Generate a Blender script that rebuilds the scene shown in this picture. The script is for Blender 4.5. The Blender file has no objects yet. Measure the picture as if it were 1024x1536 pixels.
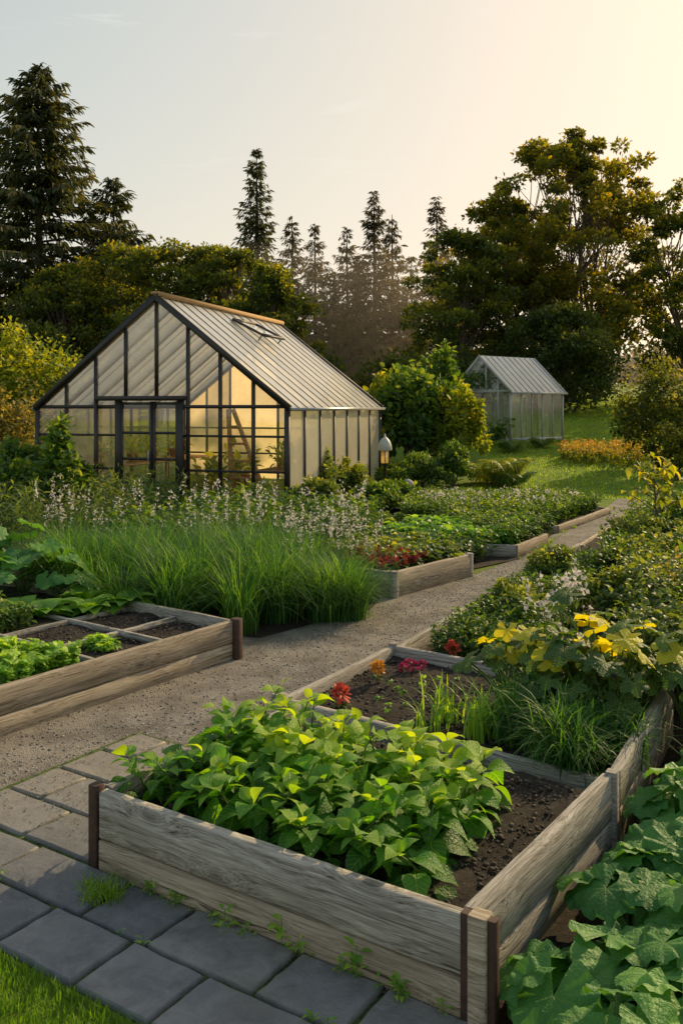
import bpy, math, random
import numpy as np
from mathutils import Vector, Matrix, noise
rng=np.random.default_rng(11)
random.seed(5)
U=rng.uniform
scene=bpy.context.scene
# ------------------------------------------------------------------ helpers
def link(o,parent=None):
    scene.collection.objects.link(o)
    if parent: o.parent=parent
    return o
def empty(name,loc=(0,0,0),rz=0):
    e=bpy.data.objects.new(name,None); e.location=loc; e.rotation_euler=(0,0,rz); e.empty_display_size=.2
    return link(e)
class MB:
    def __init__(s): s.V=[];s.F=[];s.R=[];s.L=[];s.n=0
    def add(s,v,f,mat=0,r=0.5,lc=None):
        v=np.asarray(v,float).reshape(-1,3); f=np.asarray(f,int)
        if f.ndim==1: f=f[None]
        m=len(v)
        s.V.append(v); s.F.append((f+s.n,mat)); s.n+=m
        s.R.append(np.broadcast_to(np.asarray(r,float),(m,)).copy())
        s.L.append(np.zeros((m,3)) if lc is None else np.asarray(lc,float).reshape(-1,3))
    def build(s,name,mats,smooth=False,parent=None,loc=None):
        V=np.concatenate(s.V); R=np.concatenate(s.R); L=np.concatenate(s.L)
        me=bpy.data.meshes.new(name)
        me.vertices.add(len(V)); me.vertices.foreach_set('co',V.astype(np.float32).ravel())
        lv=np.concatenate([f.ravel() for f,_ in s.F]).astype(np.int32)
        tot=np.concatenate([np.full(len(f),f.shape[1]) for f,_ in s.F]).astype(np.int32)
        mi=np.concatenate([np.full(len(f),m) for f,m in s.F]).astype(np.int32)
        st=np.concatenate([[0],np.cumsum(tot)[:-1]]).astype(np.int32)
        me.loops.add(len(lv)); me.loops.foreach_set('vertex_index',lv)
        me.polygons.add(len(tot)); me.polygons.foreach_set('loop_start',st)
        try: me.polygons.foreach_set('loop_total',tot)
        except Exception: pass
        me.polygons.foreach_set('material_index',mi)
        if smooth: me.polygons.foreach_set('use_smooth',np.ones(len(tot),bool))
        for m in mats: me.materials.append(m)
        a=me.attributes.new('rnd','FLOAT','POINT'); a.data.foreach_set('value',R.astype(np.float32))
        a=me.attributes.new('lc','FLOAT_VECTOR','POINT'); a.data.foreach_set('vector',L.astype(np.float32).ravel())
        me.update(calc_edges=True); me.validate()
        o=bpy.data.objects.new(name,me)
        if loc is not None: o.location=loc
        return link(o,parent)
def nrm(a): return a/np.maximum(np.linalg.norm(a,axis=-1,keepdims=True),1e-9)
def basis(Y,up):
    Y=nrm(Y); X=np.cross(Y,up); bad=np.linalg.norm(X,axis=1)<1e-4; X[bad]=[1,0,0]; X=nrm(X); Z=np.cross(X,Y)
    return X,Y,Z
def inst(mb,T,pos,Yd,up,scale,mat=0,r=0.5):
    tv,tf=T; N=len(pos)
    if N==0: return
    X,Y,Z=basis(Yd,up)
    sc=np.asarray(scale,float)
    if sc.ndim==1: sc=np.repeat(sc[:,None],3,1)
    v=pos[:,None,:]+tv[None,:,0,None]*X[:,None,:]*sc[:,None,0:1]+tv[None,:,1,None]*Y[:,None,:]*sc[:,None,1:2]+tv[None,:,2,None]*Z[:,None,:]*sc[:,None,2:3]
    n=len(tv); fl=tf if isinstance(tf,list) else [tf]
    for k,f in enumerate(fl):
        ff=(f[None]+(np.arange(N)*n)[:,None,None]).reshape(-1,f.shape[1])
        if k==0:
            mb.add(v.reshape(-1,3),ff,mat,np.repeat(np.broadcast_to(r,(N,)),n),np.tile(tv,(N,1))); base=mb.n-N*n
        else: mb.F.append((ff+base,mat))
def rdir(N,zb=0):
    d=rng.normal(size=(N,3)); d=nrm(d); d[:,2]+=zb; return nrm(d)
def leafT(nl=5,w=.5,p=.8,fold=.25,curl=.25,wav=0.0):
    V=[];F=[]
    for i in range(nl+1):
        y=i/nl; ww=w*.5*math.sin(math.pi*min(1,max(0.0,y))**p) if 0<i<nl else .012
        z=.12*math.sin(y*math.pi)-curl*y*y
        wz=wav*math.sin(y*14)
        V+=[(-ww,y,z+fold*ww+wz),(0,y,z),(ww,y,z+fold*ww-wz)]
    for i in range(nl):
        a=i*3; F+=[(a,a+1,a+4,a+3),(a+1,a+2,a+5,a+4)]
    return np.array(V,float),np.array(F)
CARD=(np.array([(0,0,0),(.32,.45,.06),(0,1,-.08),(-.32,.45,.06)],float),np.array([(0,1,2,3)]))
CARD3=(np.array([(0,0,0),(.3,.35,.08),(.22,.75,.02),(0,1,-.12),(-.22,.75,.02),(-.3,.35,.08)],float),np.array([(0,1,2,3),(0,3,4,5)]))
LEAF=leafT(7,.78,.78,.22,.32,.012)
LEAFS=leafT(3,.5,.8,.3,.3)
NARROW=leafT(3,.16,.8,.3,.5)
def roundT(nr=4,na=28,lobes=9,depth=.1,ruf=.05,notch=.35,cup=.12,sharp=1.0):
    V=[(0,0,0)];F3=[];F4=[]
    for j in range(1,nr+1):
        rr=j/nr
        for i in range(na):
            th=-math.pi/2+notch*.5+(2*math.pi-notch)*i/(na-1)
            l=abs(math.sin(lobes*(th+math.pi/2)/2))**sharp
            R=.5*(1-depth+depth*l*(1 if j==nr else .6))
            r=R*rr
            z=cup*rr*rr*.6+ruf*math.sin(lobes*(th+math.pi/2)+.6)*rr**2+ruf*.6*math.sin(2.3*lobes*th)*rr**3 -.16*rr**3*(1 if math.sin(th)>0 else .3)
            V.append((r*math.cos(th)*1.08,r*math.sin(th)+.0,z))
    for i in range(na-1): F3.append((0,1+i,2+i))
    for j in range(nr-1):
        for i in range(na-1):
            a=1+j*na+i; F4.append((a,a+na,a+na+1,a+1))
    return np.array(V,float),[np.array(F4),np.array(F3)]
ROUND=roundT(6,60,9,.09,.028,.5)
ROUND2=roundT(3,26,7,.18,.04,.5,.1)
LOBED=roundT(3,36,5,.5,.03,.7,.08,.8)
def ico(rough=.25,seed=0):
    t=(1+5**.5)/2
    v=np.array([(-1,t,0),(1,t,0),(-1,-t,0),(1,-t,0),(0,-1,t),(0,1,t),(0,-1,-t),(0,1,-t),(t,0,-1),(t,0,1),(-t,0,-1),(-t,0,1)],float)
    v=nrm(v)*.5; r=np.random.default_rng(seed); v*=1+r.uniform(-rough,rough,(12,1))
    f=np.array([(0,11,5),(0,5,1),(0,1,7),(0,7,10),(0,10,11),(1,5,9),(5,11,4),(11,10,2),(10,7,6),(7,1,8),(3,9,4),(3,4,2),(3,2,6),(3,6,8),(3,8,9),(4,9,5),(2,4,11),(6,2,10),(8,6,7),(9,8,1)])
    return v,f
PEB=[ico(.3,i) for i in range(3)]
def tube(mb,pts,rad,sides=6,mat=0,r=.5):
    pts=np.asarray(pts,float); n=len(pts); rad=np.broadcast_to(rad,(n,))
    T=np.gradient(pts,axis=0); T=nrm(T)
    up=np.tile([0.13,.99,.05],(n,1)); X=nrm(np.cross(T,up)); Y=np.cross(X,T)
    a=np.arange(sides)/sides*2*math.pi
    v=pts[:,None]+rad[:,None,None]*(np.cos(a)[None,:,None]*X[:,None]+np.sin(a)[None,:,None]*Y[:,None])
    F=[]
    for i in range(n-1):
        for j in range(sides):
            k=(j+1)%sides; F.append((i*sides+j,i*sides+k,(i+1)*sides+k,(i+1)*sides+j))
    mb.add(v.reshape(-1,3),F,mat,r)
BF=np.array([(0,1,3,2),(4,6,7,5),(0,4,5,1),(2,3,7,6),(0,2,6,4),(1,5,7,3)])
def beam(mb,p0,p1,w,h,mat=0,up=(0,0,1),r=.5):
    p0=np.array(p0,float);p1=np.array(p1,float); d=nrm(p1-p0); up=np.array(up,float)
    if abs(np.dot(d,up))>.99: up=np.array([0,1.,0])
    x=nrm(np.cross(d,up)); z=np.cross(x,d)
    V=[p+sx*x*w/2+sz*z*h/2 for p in (p0,p1) for sx in (-1,1) for sz in (-1,1)]
    mb.add(V,BF,mat,r)
def box(mb,c,s,mat=0,r=.5):
    c=np.array(c,float); s=np.array(s,float)/2
    V=[c+s*np.array((i,j,k)) for i in (-1,1) for j in (-1,1) for k in (-1,1)]
    mb.add(V,BF,mat,r)
def blades(mb,pos,az,h,bend,w,mat=0,r=.5,seg=4,droop=.3):
    N=len(pos); t=np.linspace(0,1,seg+1)
    out=np.stack([np.cos(az),np.sin(az),np.zeros(N)],1)
    sa=az+math.pi/2+(U(-.6,.6,N)); side=np.stack([np.cos(sa),np.sin(sa),np.zeros(N)],1)
    h=np.broadcast_to(h,(N,)); bend=np.broadcast_to(bend,(N,)); w=np.broadcast_to(w,(N,)); droop=np.broadcast_to(droop,(N,))
    c=pos[:,None]+out[:,None]*(bend[:,None]*t**2)[...,None]
    c[:,:,2]+=h[:,None]*(t-droop[:,None]*t**3)
    ww=(w[:,None]*(1-t**2*.95)*.5)[...,None]*side[:,None]
    v=np.stack([c-ww,c+ww],2).reshape(N,-1,3)
    f=np.array([(2*i,2*i+1,2*i+3,2*i+2) for i in range(seg)])
    n=2*(seg+1); ff=(f[None]+(np.arange(N)*n)[:,None,None]).reshape(-1,4)
    lc=np.zeros((N,n,3)); lc[:,:,1]=np.repeat(t,2)
    mb.add(v.reshape(-1,3),ff,mat,np.repeat(np.broadcast_to(r,(N,)),n),lc.reshape(-1,3))
def inpoly(P,x,y):
    P=np.array(P); ins=np.zeros(len(x),bool); j=len(P)-1
    for i in range(len(P)):
        c=((P[i,1]>y)!=(P[j,1]>y))&(x<(P[j,0]-P[i,0])*(y-P[i,1])/(P[j,1]-P[i,1]+1e-12)+P[i,0]); ins^=c; j=i
    return ins
def spoly(P,n):
    P=np.array(P,float); lo=P.min(0);hi=P.max(0); o=np.zeros((0,2))
    while len(o)<n:
        q=U(lo,hi,(n*3,2)); q=q[inpoly(P,q[:,0],q[:,1])]; o=np.concatenate([o,q])
    return o[:n]
def terr(x,y):
    x=np.asarray(x,float);y=np.asarray(y,float)
    d=np.maximum(0,y-20.5); z=.1*d*d/(d+1.2)
    z=np.where(z>4,4+(z-4)*.25,z)
    return z
# ------------------------------------------------------------------ materials
def mat(name):
    m=bpy.data.materials.new(name); m.use_nodes=True; nt=m.node_tree
    for n in list(nt.nodes): nt.nodes.remove(n)
    o=nt.nodes.new('ShaderNodeOutputMaterial'); return m,nt,o
def nd(nt,t,ins=None,**kw):
    n=nt.nodes.new(t)
    for k,v in kw.items(): setattr(n,k,v)
    for k,v in (ins or {}).items():
        s=n.inputs[k]
        if isinstance(v,bpy.types.NodeSocket): nt.links.new(v,s)
        else:
            if s.type=='RGBA' and len(v)==3: v=(*v,1)
            s.default_value=v
    return n
def ramp(nt,fac,stops):
    n=nt.nodes.new('ShaderNodeValToRGB'); nt.links.new(fac,n.inputs[0]); e=n.color_ramp.elements
    while len(e)<len(stops): e.new(.5)
    for k,(p,c) in enumerate(stops):
        e[k].position=p; e[k].color=(*c,1) if len(c)==3 else c
    return n.outputs[0]
def mth(nt,op,a,b=0.0,c=0.0):
    n=nt.nodes.new('ShaderNodeMath'); n.operation=op
    for i,v in enumerate((a,b,c)):
        if isinstance(v,bpy.types.NodeSocket): nt.links.new(v,n.inputs[i])
        else: n.inputs[i].default_value=v
    return n.outputs[0]
def mixc(nt,f,a,b,bt='MIX'):
    n=nt.nodes.new('ShaderNodeMix'); n.data_type='RGBA'; n.blend_type=bt
    for i,v in ((0,f),(6,a),(7,b)):
        if isinstance(v,bpy.types.NodeSocket): nt.links.new(v,n.inputs[i])
        else: n.inputs[i].default_value=(*v,1) if (i and len(v)==3) else v
    return n.outputs[2]
def noise_n(nt,vec,scale,det=4,rough=.55,dist=0):
    return nd(nt,'ShaderNodeTexNoise',{'Vector':vec,'Scale':scale,'Detail':det,'Roughness':rough,'Distortion':dist}).outputs[0]
def leafmat(name,dark,mid,light,trans=.35,tcol=None,rough=.5,veins=None,spec=.35,nz=1.2):
    m,nt,o=mat(name)
    a=nd(nt,'ShaderNodeAttribute',attribute_name='rnd')
    tc=nd(nt,'ShaderNodeTexCoord')
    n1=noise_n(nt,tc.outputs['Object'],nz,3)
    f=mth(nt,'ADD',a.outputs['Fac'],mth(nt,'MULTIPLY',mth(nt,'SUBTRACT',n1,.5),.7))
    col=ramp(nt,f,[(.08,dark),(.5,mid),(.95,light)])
    bump=None
    if veins:
        l=nd(nt,'ShaderNodeAttribute',attribute_name='lc')
        s=nd(nt,'ShaderNodeSeparateXYZ',{0:l.outputs['Vector']})
        ax=mth(nt,'ABSOLUTE',s.outputs[0])
        if veins=='pin':
            mid_=mth(nt,'SUBTRACT',1.0,mth(nt,'MULTIPLY',ax,45.0)); mid_=mth(nt,'MAXIMUM',mid_,0)
            sv=mth(nt,'SINE',mth(nt,'MULTIPLY',mth(nt,'SUBTRACT',s.outputs[1],mth(nt,'MULTIPLY',ax,.9)),42.0))
            sv=mth(nt,'MAXIMUM',mth(nt,'SUBTRACT',sv,.8),0); vv=mth(nt,'MAXIMUM',mid_,mth(nt,'MULTIPLY',sv,2.5))
        else:
            an=mth(nt,'ARCTAN2',s.outputs[0],mth(nt,'ADD',s.outputs[1],.0))
            rr=mth(nt,'SQRT',mth(nt,'ADD',mth(nt,'MULTIPLY',s.outputs[0],s.outputs[0]),mth(nt,'MULTIPLY',s.outputs[1],s.outputs[1])))
            c=mth(nt,'ABSOLUTE',mth(nt,'SINE',mth(nt,'MULTIPLY',an,4.5)))
            c=mth(nt,'MULTIPLY',c,rr); vv=mth(nt,'MAXIMUM',mth(nt,'SUBTRACT',1.0,mth(nt,'MULTIPLY',c,38.0)),0)
            br=mth(nt,'SINE',mth(nt,'MULTIPLY',mth(nt,'SUBTRACT',rr,mth(nt,'MULTIPLY',mth(nt,'ABSOLUTE',mth(nt,'SINE',mth(nt,'MULTIPLY',an,4.5))),.09)),75.0))
            br=mth(nt,'MULTIPLY',mth(nt,'MAXIMUM',mth(nt,'SUBTRACT',br,.8),0),2.2); vv=mth(nt,'MAXIMUM',vv,br)
        col=mixc(nt,mth(nt,'MULTIPLY',vv,.45),col,tuple(min(1,x*1.7+.02) for x in light))
        bump=nd(nt,'ShaderNodeBump',{'Height':mth(nt,'SUBTRACT',noise_n(nt,l.outputs['Vector'],14,2),mth(nt,'MULTIPLY',vv,.6)),'Strength':.6,'Distance':.012}).outputs[0]
    ins={'Base Color':col,'Roughness':rough,'Specular IOR Level':spec}
    if bump is not None: ins['Normal']=bump
    p=nd(nt,'ShaderNodeBsdfPrincipled',ins)
    tcol=tcol or (2.3,2.0,.6)
    tr=nd(nt,'ShaderNodeBsdfTranslucent',{'Color':mixc(nt,1.0,col,tcol,'MULTIPLY')})
    mx=nd(nt,'ShaderNodeMixShader',{0:trans,1:p.outputs[0],2:tr.outputs[0]})
    nt.links.new(mx.outputs[0],o.inputs[0]); return m
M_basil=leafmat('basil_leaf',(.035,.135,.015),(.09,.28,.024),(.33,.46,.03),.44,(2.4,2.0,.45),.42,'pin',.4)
M_rhub=leafmat('broad_leaf',(.035,.13,.03),(.075,.22,.045),(.16,.34,.07),.28,None,.55,'rad',.3)
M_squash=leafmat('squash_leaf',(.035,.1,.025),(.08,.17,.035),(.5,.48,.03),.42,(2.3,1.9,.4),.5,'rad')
M_let=leafmat('lettuce_leaf',(.07,.18,.025),(.16,.33,.04),(.34,.5,.07),.4,None,.5)
M_herb=leafmat('herb_leaf',(.03,.072,.017),(.07,.155,.028),(.24,.32,.045),.44,(2.6,2.,.5))
M_herb2=leafmat('herb_leaf_pale',(.045,.09,.028),(.115,.185,.045),(.33,.36,.08),.44,(2.6,2.,.5))
M_grass=leafmat('ornamental_grass_blade',(.028,.095,.024),(.068,.185,.035),(.22,.38,.055),.42)
M_lawnb=leafmat('lawn_blade',(.06,.15,.012),(.14,.29,.02),(.34,.46,.035),.45)
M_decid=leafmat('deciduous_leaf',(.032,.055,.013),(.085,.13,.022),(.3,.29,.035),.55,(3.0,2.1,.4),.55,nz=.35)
M_gold=leafmat('sun_tinted_poplar_leaf',(.045,.065,.014),(.12,.15,.022),(.4,.34,.035),.6,(3.0,2.1,.4),.55,nz=.35)  # brighter copy of the deciduous leaf, golden sunlight put into its colour
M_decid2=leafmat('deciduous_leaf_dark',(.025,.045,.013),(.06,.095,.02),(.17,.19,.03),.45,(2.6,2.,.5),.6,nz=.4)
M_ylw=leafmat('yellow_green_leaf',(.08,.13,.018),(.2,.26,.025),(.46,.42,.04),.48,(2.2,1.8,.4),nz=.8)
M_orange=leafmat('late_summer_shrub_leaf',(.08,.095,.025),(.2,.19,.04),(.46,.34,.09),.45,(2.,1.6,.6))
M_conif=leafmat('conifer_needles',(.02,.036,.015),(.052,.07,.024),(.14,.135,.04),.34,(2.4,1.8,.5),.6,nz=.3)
M_conif2=leafmat('haze_tinted_conifer_needles',(.034,.038,.026),(.065,.065,.038),(.15,.12,.055),.38,(2.3,1.7,.7),.7,nz=.3)  # distance haze painted into the needles: lighter, warmer base colour
def flowmat(name,c,tr=.3):
    m,nt,o=mat(name); a=nd(nt,'ShaderNodeAttribute',attribute_name='rnd')
    col=ramp(nt,a.outputs['Fac'],[(0,tuple(x*.6 for x in c)),(1,c)])
    p=nd(nt,'ShaderNodeBsdfPrincipled',{'Base Color':col,'Roughness':.6})
    t=nd(nt,'ShaderNodeBsdfTranslucent',{'Color':col}); mx=nd(nt,'ShaderNodeMixShader',{0:tr,1:p.outputs[0],2:t.outputs[0]})
    nt.links.new(mx.outputs[0],o.inputs[0]); return m
F_white=flowmat('white_petal',(.84,.77,.72),.4); F_red=flowmat('red_petal',(.8,.13,.08)); F_or=flowmat('orange_petal',(.85,.4,.05))
F_mag=flowmat('magenta_petal',(.5,.04,.14)); F_yel=flowmat('yellow_petal',(.85,.55,.05)); F_dred=flowmat('dark_red_petal',(.4,.04,.035))
def bark():
    m,nt,o=mat('bark'); tc=nd(nt,'ShaderNodeTexCoord'); mp=nd(nt,'ShaderNodeMapping',{0:tc.outputs['Object'],3:(8,8,1.5)})
    n=noise_n(nt,mp.outputs[0],2,5); c=ramp(nt,n,[(.3,(.05,.038,.028)),(.7,(.17,.13,.095))])
    b=nd(nt,'ShaderNodeBump',{'Height':n,'Strength':.6,'Distance':.05})
    p=nd(nt,'ShaderNodeBsdfPrincipled',{'Base Color':c,'Roughness':.9,'Normal':b.outputs[0]}); nt.links.new(p.outputs[0],o.inputs[0]); return m
M_bark=bark()
M_stem=leafmat('green_stem',(.05,.085,.02),(.09,.15,.03),(.18,.24,.06),.1)
def woodmat(name,c0,c1,c2,stain=.5):
    m,nt,o=mat(name); tc=nd(nt,'ShaderNodeTexCoord'); oi=nd(nt,'ShaderNodeObjectInfo')
    off=nd(nt,'ShaderNodeCombineXYZ',{0:mth(nt,'MULTIPLY',oi.outputs['Random'],37.0),1:mth(nt,'MULTIPLY',oi.outputs['Random'],11.0)})
    v=nd(nt,'ShaderNodeVectorMath',{0:tc.outputs['Object'],1:off.outputs[0]},operation='ADD').outputs[0]
    kp=nd(nt,'ShaderNodeMapping',{0:v,3:(2.2,6,6)}).outputs[0]
    vo=nd(nt,'ShaderNodeTexVoronoi',{'Vector':kp,'Scale':1.0,'Randomness':1.0})
    kd=vo.outputs['Distance']
    kn=mth(nt,'MAXIMUM',mth(nt,'SUBTRACT',1.0,mth(nt,'MULTIPLY',kd,6.5)),0)
    wv=mth(nt,'MULTIPLY',mth(nt,'POWER',2.7,mth(nt,'MULTIPLY',kd,-5.0)),.09)
    sv=nd(nt,'ShaderNodeCombineXYZ',{1:wv,2:wv}).outputs[0]
    v2=nd(nt,'ShaderNodeVectorMath',{0:v,1:sv},operation='ADD').outputs[0]
    g=noise_n(nt,nd(nt,'ShaderNodeMapping',{0:v2,3:(1.3,48,48)}).outputs[0],1.6,7,.7,.25)
    g2=noise_n(nt,nd(nt,'ShaderNodeMapping',{0:v2,3:(2.5,190,190)}).outputs[0],1.5,4,.65)
    big=noise_n(nt,nd(nt,'ShaderNodeMapping',{0:v,3:(1.5,4,4)}).outputs[0],1.5,4)
    crk=noise_n(nt,nd(nt,'ShaderNodeMapping',{0:v2,3:(.9,75,75)}).outputs[0],1.0,2,.5)
    f=mth(nt,'ADD',mth(nt,'MULTIPLY',g,.55),mth(nt,'MULTIPLY',g2,.45))
    c=ramp(nt,f,[(.38,c0),(.5,c1),(.61,c2)])
    c=mixc(nt,mth(nt,'MULTIPLY',ramp(nt,big,[(.42,(0,0,0)),(.65,(1,1,1))]),stain),c,(.19,.15,.105),'MIX')
    ck=ramp(nt,crk,[(.29,(1,)*3),(.36,(0,)*3)])
    c=mixc(nt,mth(nt,'MULTIPLY',ck,.75),c,(.04,.032,.025))
    c=mixc(nt,mth(nt,'MULTIPLY',kn,.8),c,(.03,.02,.014))
    c=mixc(nt,1.0,c,mixc(nt,oi.outputs['Random'],(.8,.78,.76),(1.1,1.06,1.0)),'MULTIPLY')
    b=nd(nt,'ShaderNodeBump',{'Height':mth(nt,'SUBTRACT',mth(nt,'SUBTRACT',f,mth(nt,'MULTIPLY',kn,.3)),mth(nt,'MULTIPLY',ck,.25)),'Strength':.9,'Distance':.01})
    p=nd(nt,'ShaderNodeBsdfPrincipled',{'Base Color':c,'Roughness':.8,'Normal':b.outputs[0],'Specular IOR Level':.25})
    nt.links.new(p.outputs[0],o.inputs[0]); return m
W_grey=woodmat('weathered_grey_timber',(.12,.105,.09),(.36,.335,.3),(.58,.555,.51),.18)
W_tan=woodmat('weathered_tan_timber',(.14,.11,.075),(.41,.34,.255),(.58,.5,.4),.3)
W_warm=woodmat('warm_timber',(.2,.1,.04),(.45,.27,.12),(.6,.4,.2),.2)
def rust():
    m,nt,o=mat('rusty_steel'); tc=nd(nt,'ShaderNodeTexCoord'); n=noise_n(nt,tc.outputs['Object'],30,5,.7)
    c=ramp(nt,n,[(.3,(.03,.015,.011)),(.6,(.075,.034,.022)),(.8,(.15,.07,.04))])
    b=nd(nt,'ShaderNodeBump',{'Height':n,'Strength':.4,'Distance':.004})
    p=nd(nt,'ShaderNodeBsdfPrincipled',{'Base Color':c,'Roughness':.65,'Metallic':.2,'Normal':b.outputs[0]}); nt.links.new(p.outputs[0],o.inputs[0]); return m
M_rust=rust()
def groundmat(name,kind):
    m,nt,o=mat(name); tc=nd(nt,'ShaderNodeTexCoord'); v=tc.outputs['Object']
    n1=noise_n(nt,v,1.3,5); n2=noise_n(nt,v,28,6,.7); n3=noise_n(nt,v,160,3,.7); rough=.95
    if kind=='soil':
        c=ramp(nt,mth(nt,'ADD',mth(nt,'MULTIPLY',n2,.5),mth(nt,'MULTIPLY',n3,.5)),[(.35,(.013,.01,.008)),(.52,(.04,.03,.023)),(.68,(.11,.085,.065))]); bs,bd=1.,.02; h=mth(nt,'ADD',n2,n3)
    elif kind=='gravel':
        vo=nd(nt,'ShaderNodeTexVoronoi',{'Vector':v,'Scale':110.0}); 
        vc=nd(nt,'ShaderNodeSeparateColor',{0:vo.outputs['Color']}).outputs[0]
        c=ramp(nt,vc,[(0,(.09,.08,.07)),(.5,(.19,.172,.152)),(1,(.37,.34,.3))])
        c=mixc(nt,ramp(nt,n1,[(.35,(0,0,0)),(.6,(.75,.75,.75))]),c,(.28,.25,.205))
        c=mixc(nt,ramp(nt,noise_n(nt,v,3.2,6,.7),[(.42,(.0,)*3),(.62,(.75,)*3)]),c,(.11,.095,.078))
        h=mth(nt,'SUBTRACT',mth(nt,'MULTIPLY',n2,.8),vo.outputs['Distance']); bs,bd=.8,.008
    elif kind=='grass':
        c=ramp(nt,mth(nt,'ADD',mth(nt,'MULTIPLY',n1,.5),mth(nt,'MULTIPLY',n2,.5)),[(.3,(.09,.17,.015)),(.5,(.2,.3,.022)),(.7,(.3,.4,.035))]); h=mth(nt,'ADD',n2,n3); bs,bd=1.,.05
    elif kind=='moss':
        c=ramp(nt,n2,[(.35,(.03,.028,.018)),(.5,(.07,.1,.02)),(.7,(.13,.2,.035))]); h=n2; bs,bd=.8,.02
    elif kind=='slate':
        a=nd(nt,'ShaderNodeAttribute',attribute_name='rnd')
        c=ramp(nt,a.outputs['Fac'],[(0,(.115,.12,.132)),(.6,(.165,.168,.178)),(1,(.22,.212,.2))])
        c=mixc(nt,1.0,c,ramp(nt,noise_n(nt,v,7,7,.7,.6),[(.3,(.6,.6,.61)),(.7,(1.3,1.27,1.22))]),'MULTIPLY')
        s=nd(nt,'ShaderNodeSeparateXYZ',{0:v}).outputs[1]
        f=mth(nt,'MULTIPLY',mth(nt,'SUBTRACT',s,3.7),1.0)
        f=mth(nt,'MAXIMUM',mth(nt,'MINIMUM',mth(nt,'MULTIPLY',f,mth(nt,'ADD',noise_n(nt,v,4,5),.2)),.85),0)
        c=mixc(nt,f,c,(.25,.22,.18))
        c=mixc(nt,ramp(nt,noise_n(nt,v,2.3,6,.75),[(.5,(0,)*3),(.7,(.55,)*3)]),c,(.15,.13,.1))
        c=mixc(nt,ramp(nt,noise_n(nt,v,55,4,.8),[(.6,(0,)*3),(.72,(.45,)*3)]),c,(.3,.28,.24))
        h=mth(nt,'ADD',mth(nt,'MULTIPLY',noise_n(nt,v,9,6,.65,1.),.8),mth(nt,'MULTIPLY',n3,.15)); bs,bd=.8,.016; rough=.55
    b=nd(nt,'ShaderNodeBump',{'Height':h,'Strength':bs,'Distance':bd})
    p=nd(nt,'ShaderNodeBsdfPrincipled',{'Base Color':c,'Roughness':rough,'Normal':b.outputs[0],'Specular IOR Level':.3})
    nt.links.new(p.outputs[0],o.inputs[0]); return m
G_soil=groundmat('dark_soil','soil'); G_gravel=groundmat('fine_gravel','gravel'); G_grass=groundmat('lawn_grass','grass'); G_moss=groundmat('mossy_joint','moss'); G_slate=groundmat('slate','slate')
def pebm(name,a_,b_):
    m,nt,o=mat(name); a=nd(nt,'ShaderNodeAttribute',attribute_name='rnd'); c=ramp(nt,a.outputs['Fac'],[(0,a_),(1,b_)])
    p=nd(nt,'ShaderNodeBsdfPrincipled',{'Base Color':c,'Roughness':.85}); nt.links.new(p.outputs[0],o.inputs[0]); return m
M_peb=pebm('pebble',(.07,.06,.05),(.38,.34,.3)); M_clod=pebm('soil_clod',(.013,.01,.008),(.1,.075,.057))
def plain(name,c,rough=.6,metal=0):
    m,nt,o=mat(name); tc=nd(nt,'ShaderNodeTexCoord'); n=noise_n(nt,tc.outputs['Object'],6,5,.65)
    cc=mixc(nt,1.0,c,ramp(nt,n,[(.3,(.75,)*3),(.7,(1.15,)*3)]),'MULTIPLY')
    p=nd(nt,'ShaderNodeBsdfPrincipled',{'Base Color':cc,'Roughness':rough,'Metallic':metal}); nt.links.new(p.outputs[0],o.inputs[0]); return m
M_black=plain('dark_painted_frame',(.028,.023,.02),.5)
M_terra=plain('terracotta',(.35,.13,.06),.8); M_stone=plain('garden_stone',(.28,.27,.25),.85); M_whitef=plain('weathered_white_frame',(.42,.42,.39),.6)
M_cap=plain('lantern_cap',(.42,.44,.38),.5)
def glassm(name,tf,tcol,trcol,gloss=.12,rough=.25,var=.35,df=.25):
    m,nt,o=mat(name); a=nd(nt,'ShaderNodeAttribute',attribute_name='rnd'); tc=nd(nt,'ShaderNodeTexCoord')
    n=noise_n(nt,tc.outputs['Object'],2.5,5,.6)
    t=nd(nt,'ShaderNodeBsdfTranslucent',{'Color':trcol}); d=nd(nt,'ShaderNodeBsdfDiffuse',{'Color':trcol})
    td=nd(nt,'ShaderNodeMixShader',{0:df,1:t.outputs[0],2:d.outputs[0]})
    tp=nd(nt,'ShaderNodeBsdfTransparent',{'Color':tcol})
    f=mth(nt,'ADD',tf,mth(nt,'MULTIPLY',mth(nt,'ADD',mth(nt,'SUBTRACT',n,.5),mth(nt,'SUBTRACT',a.outputs['Fac'],.5)),var))
    f=mth(nt,'MAXIMUM',f,.02)
    mx=nd(nt,'ShaderNodeMixShader',{0:f,1:tp.outputs[0],2:td.outputs[0]})
    g=nd(nt,'ShaderNodeBsdfGlossy',{'Roughness':rough,'Color':(1,1,1,1)}); fr=nd(nt,'ShaderNodeLayerWeight',{'Blend':.25})
    mx2=nd(nt,'ShaderNodeMixShader',{0:mth(nt,'MINIMUM',mth(nt,'ADD',mth(nt,'MULTIPLY',fr.outputs['Fresnel'],.7),gloss*.3),.9),1:mx.outputs[0],2:g.outputs[0]})
    nt.links.new(mx2.outputs[0],o.inputs[0]); return m
GL_frost=glassm('hazy_greenhouse_glazing',.2,(1,.97,.9),(1,.9,.68),.3,.05,.4,.35); GL_clear=glassm('greenhouse_window_glass',.03,(.99,.98,.95),(.95,.86,.66),.35,.02,.04)  # yellow of the sun painted into the pane tint
GL_back=glassm('sun_tinted_rear_glazing',.6,(1,.92,.7),(1,.8,.45),.1,.3,.5,.08)  # orange tint imitates low sun glowing through the back wall
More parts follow.
